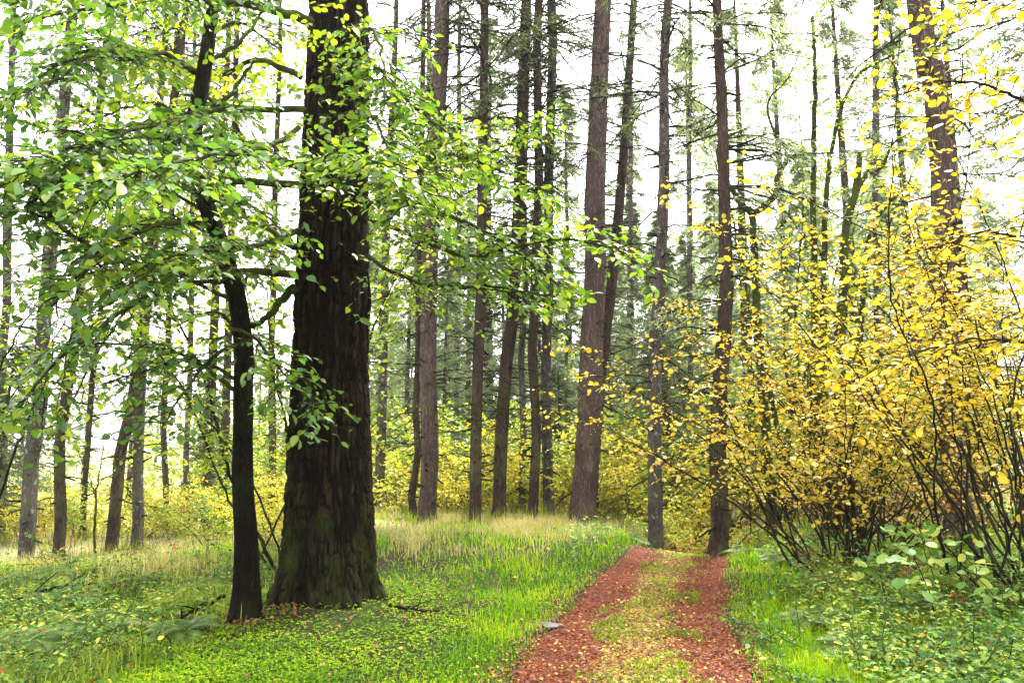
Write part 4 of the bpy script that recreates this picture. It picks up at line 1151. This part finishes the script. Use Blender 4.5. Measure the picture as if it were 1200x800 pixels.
def z_clover(x, y):
    z = sstep(-.2, -1.0, x - .05 * (y - 5)) * sstep(10.5, 8.5, y) * (.35 + .65 * sstep(.35, .6, fbm(x * 1.1, y * 1.1, seed=75)))
    z = np.maximum(z, .25 * sstep(.45, .6, vnoise(x * 1.4, y * 1.4, seed=76)))
    return z * (in_path(x, y) > 1.12) * (1 - .3 * tree_clear(x, y)) * (1 - .8 * straw_zone(x, y))
carpet('clover_carpet', 'low lime green clover carpet around the old trunk', 'clover', 230000, z_clover, .04, (.011, .021), OVAL_V * np.array([1, 1.5, 1]), OVAL_F, 101)
def z_right(x, y):
    return sstep(1.5, 1.85, in_path(x, y) + .5 * (vnoise(x * 1.5, y * 1.5, seed=78) - .5)) * (x > 0) * (.25 + .75 * sstep(.35, .6, fbm(x * 1.1, y * 1.1, seed=77)))
carpet('undergrowth', 'leafy green undergrowth on the right bank', 'herb', 40000, z_right, .30, (.02, .05), LEAF_V, LEAF_F, 102, xr=(.1, 1.05), yr=(3., 15))
def z_left(x, y):
    return sstep(-2.6, -3.4, x + .8 * (vnoise(x * .9, y * .9, seed=79) - .5)) * (.15 + .85 * sstep(.40, .62, fbm(x * 1.0, y * 1.0, seed=80))) * sstep(14, 11, y)
carpet('undergrowth', 'leafy green undergrowth on the left slope', 'herb', 34000, z_left, .22, (.018, .042), LEAF_V, LEAF_F, 103, xr=(-1.1, -.2), yr=(3.5, 14))

# litter
def z_litter(x, y):
    return (in_path(x, y) < .99) * (.55 + .45 * (np.abs(in_path(x, y)) > .3))
r = np.random.default_rng(104)
n = 26000; y = 1 / r.uniform(1 / 13.5, 1 / 2.8, n); u = np.where(r.random(n) < .8, r.uniform(-1, 1, n), r.choice([-1, 1], n) * (.95 + np.abs(r.normal(0, .14, n)))); x = path_c(y) + u * path_w(y)
g = Geo(); a = r.uniform(0, 2 * PI, n)
ax, ay, az = leaf_frames(np.stack([np.cos(a), np.sin(a), r.normal(0, .12, n)], -1), norm(np.array([0, 0, 1.]) + r.normal(0, .25, (n, 3))))
s = .012 + .04 * r.random(n) ** 2
replicate(g, LEAF_V * np.array([1, .8, 1.3]), LEAF_F, np.stack([x, y, np.where(np.abs(u) < .97, hbase(x, y) + .006, ground_z(x, y) + .02)], -1), ax, ay, az, s)
n = 5600; y = 1 / r.uniform(1 / 13., 1 / 2.8, n); u = np.where(r.random(n) < .62, r.normal(.02, .26, n), r.choice([-1, 1], n) * r.normal(1.0, .10, n)); x = path_c(y) + u * path_w(y); a = r.uniform(0, 2 * PI, n)
g3 = Geo(); ax, ay, az = leaf_frames(np.stack([np.cos(a), np.sin(a), r.normal(0, .15, n)], -1), norm(np.array([0, 0, 1.]) + r.normal(0, .3, (n, 3))))
replicate(g3, LEAF_V * np.array([1, .8, 1.3]), LEAF_F, np.stack([x, y, np.where(np.abs(u) < .97, hbase(x, y) + .008, ground_z(x, y) + .03)], -1), ax, ay, az, .010 + .024 * r.random(n) ** 1.5)
tag(g3.build('leaf_flecks', M['flecks']), 'yellow-green and orange leaf flecks along path middle and edges', 'leaf litter', kind='stuff')
tag(g.build('leaf_litter', M['litter']), 'red-brown leaf litter on the path', 'leaf litter', kind='stuff')
n = 5200; x, y = scatter(n, -1, 1, 2.8, 15, r)
ns_ = 1500; y = np.concatenate([y, 1 / r.uniform(1 / 13.5, 1 / 3., ns_)]); x = np.concatenate([x, path_c(y[-ns_:]) + np.clip(r.normal(.03, .33, ns_), -1, 1) * path_w(y[-ns_:])]); n = len(x)
k = (r.random(n) < .35 + .65 * np.exp(-((in_path(x, y) - .5) / .8) ** 2))
x, y = x[k], y[k]; n = len(x); a = r.uniform(0, 2 * PI, n); g = Geo()
ax, ay, az = leaf_frames(np.stack([np.cos(a), np.sin(a), r.normal(0, .2, n)], -1), norm(np.array([0, 0, 1.]) + r.normal(0, .4, (n, 3))))
replicate(g, ROUND_V * np.array([1, .9, 1.2]), LEAF_F, np.stack([x, y, np.where(in_path(x, y) < 1, hbase(x, y) + .01, ground_z(x, y) + r.uniform(.01, .06, n))], -1), ax, ay, az, .013 + .03 * r.random(n) ** 1.6)
tag(g.build('fallen_leaves', M['fallen']), 'fallen yellow and brown leaves on grass and path', 'fallen leaves', kind='stuff')

r = np.random.default_rng(120)
feet = [o for o in bpy.data.objects if o.get('category') in ('tree', 'shrub', 'thicket') and o.parent is None and 5 < o.location.y < 21.5 and abs(o.location.x) < 16]
X0, Y0, R0 = [], [], []
for o in feet:
    X0.append(o.location.x); Y0.append(o.location.y); R0.append(.75 if o.name.startswith('old') else .35 if o.get('category') == 'tree' else .9)
X0, Y0, R0 = map(np.array, (X0, Y0, R0))
def around(per, f=1.):
    a = r.uniform(0, 2 * PI, (len(X0), per)); d = R0[:, None] * (.3 + f * np.abs(r.normal(0, .8, (len(X0), per))))
    return (X0[:, None] + d * np.cos(a)).ravel(), (Y0[:, None] + d * np.sin(a)).ravel()
x, y = around(330, 1.5); k = in_path(x, y) > 1.; x, y = x[k], y[k]; n = len(x); a = r.uniform(0, 2 * PI, n); g = Geo()
ax, ay, az = leaf_frames(np.stack([np.cos(a), np.sin(a), r.normal(0, .3, n)], -1), norm(np.array([0, 0, 1.]) + r.normal(0, .5, (n, 3))))
replicate(g, LEAF_V, LEAF_F, np.stack([x, y, ground_z(x, y) + r.uniform(.01, .07, n)], -1), ax, ay, az, r.uniform(.025, .06, n))
tag(g.build('dead_leaves', M['dead']), 'brown dead leaves drifted round the tree feet', 'leaf litter', kind='stuff')
x, y = around(90, .8); k = (in_path(x, y) > 1.2) & (y > 8.6); x, y = x[k], y[k]; g = Geo()
blades(g, np.stack([x, y, ground_z(x, y) - .01], -1), r.uniform(.1, .45, len(x)), .003 + .0007 * y, r, .6)
tag(g.build('tuft_grass', M['rank']), 'longer grass tufts round the tree feet', 'grass', kind='stuff')

x, y = scatter(9000, -1.05, 1.05, 3.5, 14, r)
w_ = np.maximum(sstep(-2.4, -3.2, x) * .45, sstep(1.5, 2.0, in_path(x, y)) * (x > 0) * (.3 + .7 * np.exp(-((y - 9.3) / 1.6) ** 2)))
k = r.random(len(x)) < w_ * (.2 + .8 * sstep(.42, .62, fbm(x * 1.3, y * 1.3, seed=95))); x, y = x[k], y[k]; n = len(x); a = r.uniform(0, 2 * PI, n); g = Geo()
ax, ay, az = leaf_frames(np.stack([np.cos(a), np.sin(a), r.normal(-.2, .4, n)], -1), norm(np.array([0, 0, 1.]) + r.normal(0, .6, (n, 3))))
replicate(g, LEAF_V, LEAF_F, np.stack([x, y, ground_z(x, y) + r.uniform(.03, .28, n)], -1), ax, ay, az, r.uniform(.02, .055, n))
tag(g.build('autumn_leaves', M['autumn']), 'rusty and yellow leaves caught among the herbs', 'leaves', kind='stuff')

# ------------------------------------------------------------------ ferns, brambles, stalks, stone, fallen branches
def make_fern(label, loc, seed=1, nf=9, L=.55):
    r = np.random.default_rng(seed)
    t = thing('fern', label, 'fern', loc, 'ferns on the forest floor')
    for k in range(nf):
        a = k * 2 * PI / nf + r.normal(0, .25); ln = L * r.uniform(.7, 1.15); e = r.uniform(.5, 1.1)
        s = np.linspace(0, 1, 14)
        d = np.array([math.cos(a), math.sin(a), 0])
        C = d * (ln * s * math.cos(e * .6))[:, None]; C[:, 2] = ln * (math.sin(e) * s - .62 * s ** 2)
        g = Geo(); tubes(g, C, np.linspace(.004, .001, 14), 3)
        m = 24; u = np.linspace(.14, .99, m); O = np.stack([np.interp(u, s, C[:, i]) for i in range(3)], -1)
        Tn = norm(np.gradient(O, axis=0)); S = norm(np.cross(Tn, np.array([0, 0, 1.])))
        for sg in (-1, 1):
            D = norm(S * sg + Tn * .35 + np.array([0, 0, -.15]))
            N = norm(np.cross(D, Tn) * -sg + r.normal(0, .12, (m, 3)))
            N = N * np.sign(N[:, 2:3] + 1e-6)
            ax, ay, az = leaf_frames(D, N)
            w = ln * .30 * np.sin(np.clip(u * .86 + .14, 0, 1) * PI) ** .8 + .012
            replicate(g, OVAL_V * np.array([1, .55, 1]), OVAL_F, O, ax, ay, az, np.stack([w, np.full(m, .055 * ln / .5), w], -1))
        g.build('frond', M['fern'], t)
    return t
f = make_fern('pale fern arching beside the path below the yellow hazel', G(928, 10.8, .02), 3, 9, .62)
for px, Y, rz, sc, lab in [(985, 9.0, 1., .9, 'fern under the fan of dark hazel stems'),
                           (690, 14.6, 2., 1.1, 'grey-green fern at the foot of the thickest reddish conifer'),
                           (735, 13.8, 3., .9, 'fern on the grassy rise left of the path crest'),
                           (70, 8.2, 4., 1., 'fern among the herbs at the left side of the slope'),
                           (160, 9.4, 5., .9, 'fern halfway between left edge and slender tree'),
                           (215, 6.8, .5, .8, 'fern just left of the slender tree base'),
                           (20, 6.2, 1.7, 1., 'fern nearest the bottom left corner'),
                           (1010, 6.4, 2.6, .85, 'fern in the middle of the right bank undergrowth'),
                           (1130, 5.6, 3.3, 1., 'fern near the bottom right corner'),
                           (110, 6.9, 2.2, 1.1, 'broad fern between the bottom left corner and the slender tree'),
                           (45, 9.6, 1.2, 1., 'fern low on the slope below the two leftmost leaning trunks'),
                           (255, 9.4, 3.0, .9, 'fern behind and left of the slender tree'),
                           (1085, 7.4, 5.2, 1., 'fern left of the pale round-leaved bush'),
                           (960, 7.3, .3, .8, 'fern nearest the lime grass verge right of the path'),
                           (880, 12.2, 4.4, .9, 'rusty fern beside the dark conifer where path ends')]:
    dup(f, G(px, Y, .02), rz, sc, lab)

BR = [(1060, 8.6, 'bramble beneath the hazel stems, left of the pale round-leaved bush'), (965, 8.4, 'bramble clump between the path edge grass and the hazel base'),
      (1000, 7.2, 'dark bramble clump near the thin upright stem'), (1105, 6.6, 'bramble below the pale round-leaved bush'),
      (1180, 5.4, 'bramble hugging the right edge near the bottom corner'), (1060, 5.2, 'bramble low on the right bank near the bottom'),
      (1195, 8.6, 'tall bramble at the right edge under the hazel'), (40, 7.2, 'bramble at the left edge beside the nearest ferns'),
      (130, 7.6, 'bramble between two ferns on the left slope'), (10, 5.0, 'bramble filling the bottom left corner'),
      (230, 9.0, 'bramble behind the slender tree on the left'), (90, 10.2, 'pale bramble far up the left slope'),
      (180, 6.3, 'bramble in front of the slender tree toward the bottom left'), (70, 6.0, 'low bramble right of the bottom left corner'), (150, 8.6, 'bramble right of the long dark fallen branch'),
      (940, 6.6, 'small bramble beside the lime grass verge'), (1130, 7.6, 'bramble tucked between the pale round leaves and the hazel'), (1010, 5.4, 'bramble near the bottom edge right of the path')]
bp = None
for k, (px, Y, lab) in enumerate(BR):
    if bp is None:
        bp = shrub('bramble', lab, G(px, Y), 111, 12, (.4, .85), (20, 75), 'herb', 'twig_green', r0=.004, spread=.22, leaf=(.035, .065), gap=.08, tw_len=(.08, .22), keep=.85, start=.1, sub_len=.12,
                   split_stems=False, cat='bramble', group='brambles in the undergrowth', sides=4)
    else:
        dup(bp, G(px, Y), k * 1.7, .75 + .06 * (k % 6), lab, 'brambles in the undergrowth')
rust = shrub('withered_plant', 'rust-brown withered plant at the hazel base', G(960, 10.0), 112, 9, (.3, .7), (30, 80), 'leaf_rust', 'twig_brown', r0=.004, spread=.25, leaf=(.04, .07), gap=.09, tw_len=(.08, .2), keep=.5,
             start=.2, sub_len=.12, split_stems=False, cat='plant', group='withered rusty plants', sides=4)
for k, (px, Y, lab) in enumerate([(862, 12.9, 'rust-brown withered plant at the foot of the path-end conifer'), (890, 13.6, 'rust-brown withered plant by the broken trunk base'),
                                  (1090, 8.2, 'rust-brown withered plant under the pale round-leaved bush'), (1150, 7.0, 'rust-brown withered plant near the right edge'),
                                  (190, 11.8, 'rust-brown withered plant on the straw slope left of the slender tree'), (50, 12.6, 'rust-brown withered plant by the thick grey leftmost conifer'),
                                  (330, 12.4, 'rust-brown withered plant seen left of the massive trunk'), (785, 14.6, 'rust-brown withered plant just over the path crest'),
                                  (815, 13.8, 'rust-brown withered plant left of the dark path-end conifer'), (800, 15.6, 'rust-brown withered plant beyond the crest below yellow bushes')]):
    dup(rust, G(px, Y), k * 2.1, .8 + .1 * (k % 3), lab, 'withered rusty plants')

# thin upright stem with a few leaves, right bank
shrub('sapling', 'thin upright dark stem with a leafy tip standing in right bank herbs', G(1034, 7.6), 113, 1, (.62, .64), (88, 89), 'herb', 'twig_dark', r0=.008, spread=.0, bend=.02, leaf=(.06, .09), gap=.06, tw_len=(.06, .14), keep=.6, start=.85, cat='sapling')
# bare sapling, left
b = G(112, 15.5)
stem_tree('sapling', 'bare forked sapling between the leaning trunks at left', b, [
    ([None, (111, 620, 15.5), (113, 580, 15.5), (116, 555, 15.5), (122, 520, 15.5)], .03, .008, 0, 'stem'),
    ([(113, 585, 15.5), (106, 560, 15.5), (100, 530, 15.5)], .016, .005, 0, 'stem')], .1, 34, 'leaf_yellow')

# dry weed stalks left of the path
def stalk(label, loc, n, h, seed, group='dry weed stalks'):
    r = np.random.default_rng(seed); t = thing('dry_weed', label, 'weed', loc, group)
    for k in range(n):
        p0 = np.array([r.normal(0, .06), r.normal(0, .06), -.04]); hh = h * r.uniform(.6, 1.1)
        C = resample([p0, p0 + [r.normal(0, .02), 0, hh * .5], p0 + [r.normal(0, .05), r.normal(0, .03), hh]], 8)
        g = Geo(); tubes(g, C, np.linspace(.005, .003, 8), 5)
        O = C[-3:].repeat(4, 0); m = len(O); a = r.uniform(0, 2 * PI, m)
        ax, ay, az = leaf_frames(np.stack([np.cos(a), np.sin(a), np.full(m, .8)], -1), norm(r.normal(0, 1, (m, 3))))
        replicate(g, OVAL_V, OVAL_F, O, ax, ay, az, r.uniform(.015, .03, m))
        g.build('stalk', M['stalk'], t)
    return t
stalk('dark dry weed stalks in the grass left of the path, tallest group', G(545, 8.2), 5, .42, 1)
stalk('two short dry weed stalks nearest the old trunk roots', G(527, 8.6), 2, .3, 2)
stalk('sparse dry weed stalks close to the path edge', G(570, 8.9), 3, .34, 3)
stalk('dry weed stalks in straw grass left of slender tree', G(235, 9.6), 6, .5, 4)
stalk('dry weed stalks at the far left of the slope', G(85, 11.), 5, .6, 5)
stalk('dry weed stalks in front of the twin dark trunks', G(172, 12.), 6, .6, 6)

# flat grey stone on the path edge
r = np.random.default_rng(8); bm_g = Geo()
th = np.linspace(0, PI, 14); ph = np.arange(22) * 2 * PI / 22
TH, PH = np.meshgrid(th, ph, indexing='ij')
k = 1 + .25 * (fbm(np.sin(TH) * np.cos(PH) * 1.6 + 4, np.sin(TH) * np.sin(PH) * 1.6 + 4, np.cos(TH), 91) - .5) * 2
X_, Y_, Z_ = .15 * k * np.sin(TH) * np.cos(PH), .10 * k * np.sin(TH) * np.sin(PH), .018 * k * np.cos(TH)
i = np.arange(13)[:, None] * 22; j = np.arange(22)[None]; j2 = (j + 1) % 22
q = np.stack([i + j, i + 22 + j, i + 22 + j2, i + j2], -1).reshape(-1)
c = G(640, 7.3); c[2] = float(hbase(c[0], c[1]))
bm_g.add(np.stack([X_, Y_, Z_], -1).reshape(-1, 3) + c, q, np.full(13 * 22, 4))
sm, nt, out = new_mat('stone'); b_ = nt.nodes.new('ShaderNodeBsdfPrincipled'); nn = noise_node(nt, 25, mapping(nt))
rr = ramp_node(nt, [(.035, .032, .038), (.10, .09, .105)]); nt.links.new(nn.outputs['Fac'], rr.inputs[0]); nt.links.new(rr.outputs[0], b_.inputs['Base Color']); b_.inputs['Roughness'].default_value = .6
nt.links.new(b_.outputs[0], out.inputs[0])
tag(bm_g.build('stone', sm, None, c), 'flat grey stone embedded at the left edge of the path', 'stone')

def fallen_branch(label, pts, r0, seed):
    r = np.random.default_rng(seed)
    P = [G(px, Y, dz) for (px, Y, dz) in pts]
    C = resample(P, 24); C += r.normal(0, .012, (24, 3))
    g = Geo(); tubes(g, C, np.linspace(r0, r0 * .3, 24), 7)
    for k in range(2):
        i = r.integers(4, 20); d = norm(C[i + 2] - C[i] + np.array([r.normal(0, .05), r.normal(0, .05), .05])) * r.uniform(.15, .35)
        tubes(g, np.array([C[i], C[i] + d * .5 + [0, 0, .02], C[i] + d + [0, 0, .02]]), np.array([r0 * .4, r0 * .3, r0 * .15]), 5)
    tag(g.build('fallen_branch', M['bark_slender'], None, P[0]), label, 'branch', 'fallen branches')
fallen_branch('dark fallen branch on the grass just left of the slender tree', [(262, 8.2, .05), (225, 7.6, .05), (190, 7.0, .02)], .022, 1)
fallen_branch('long dark fallen branch in the herbs at the far left', [(20, 8.2, .05), (70, 8.7, .10), (140, 9.1, .06)], .022, 2)
fallen_branch('small fallen branch lying by the old trunk roots', [(455, 7.6, .03), (490, 7.5, .03), (530, 7.7, .02)], .015, 3)
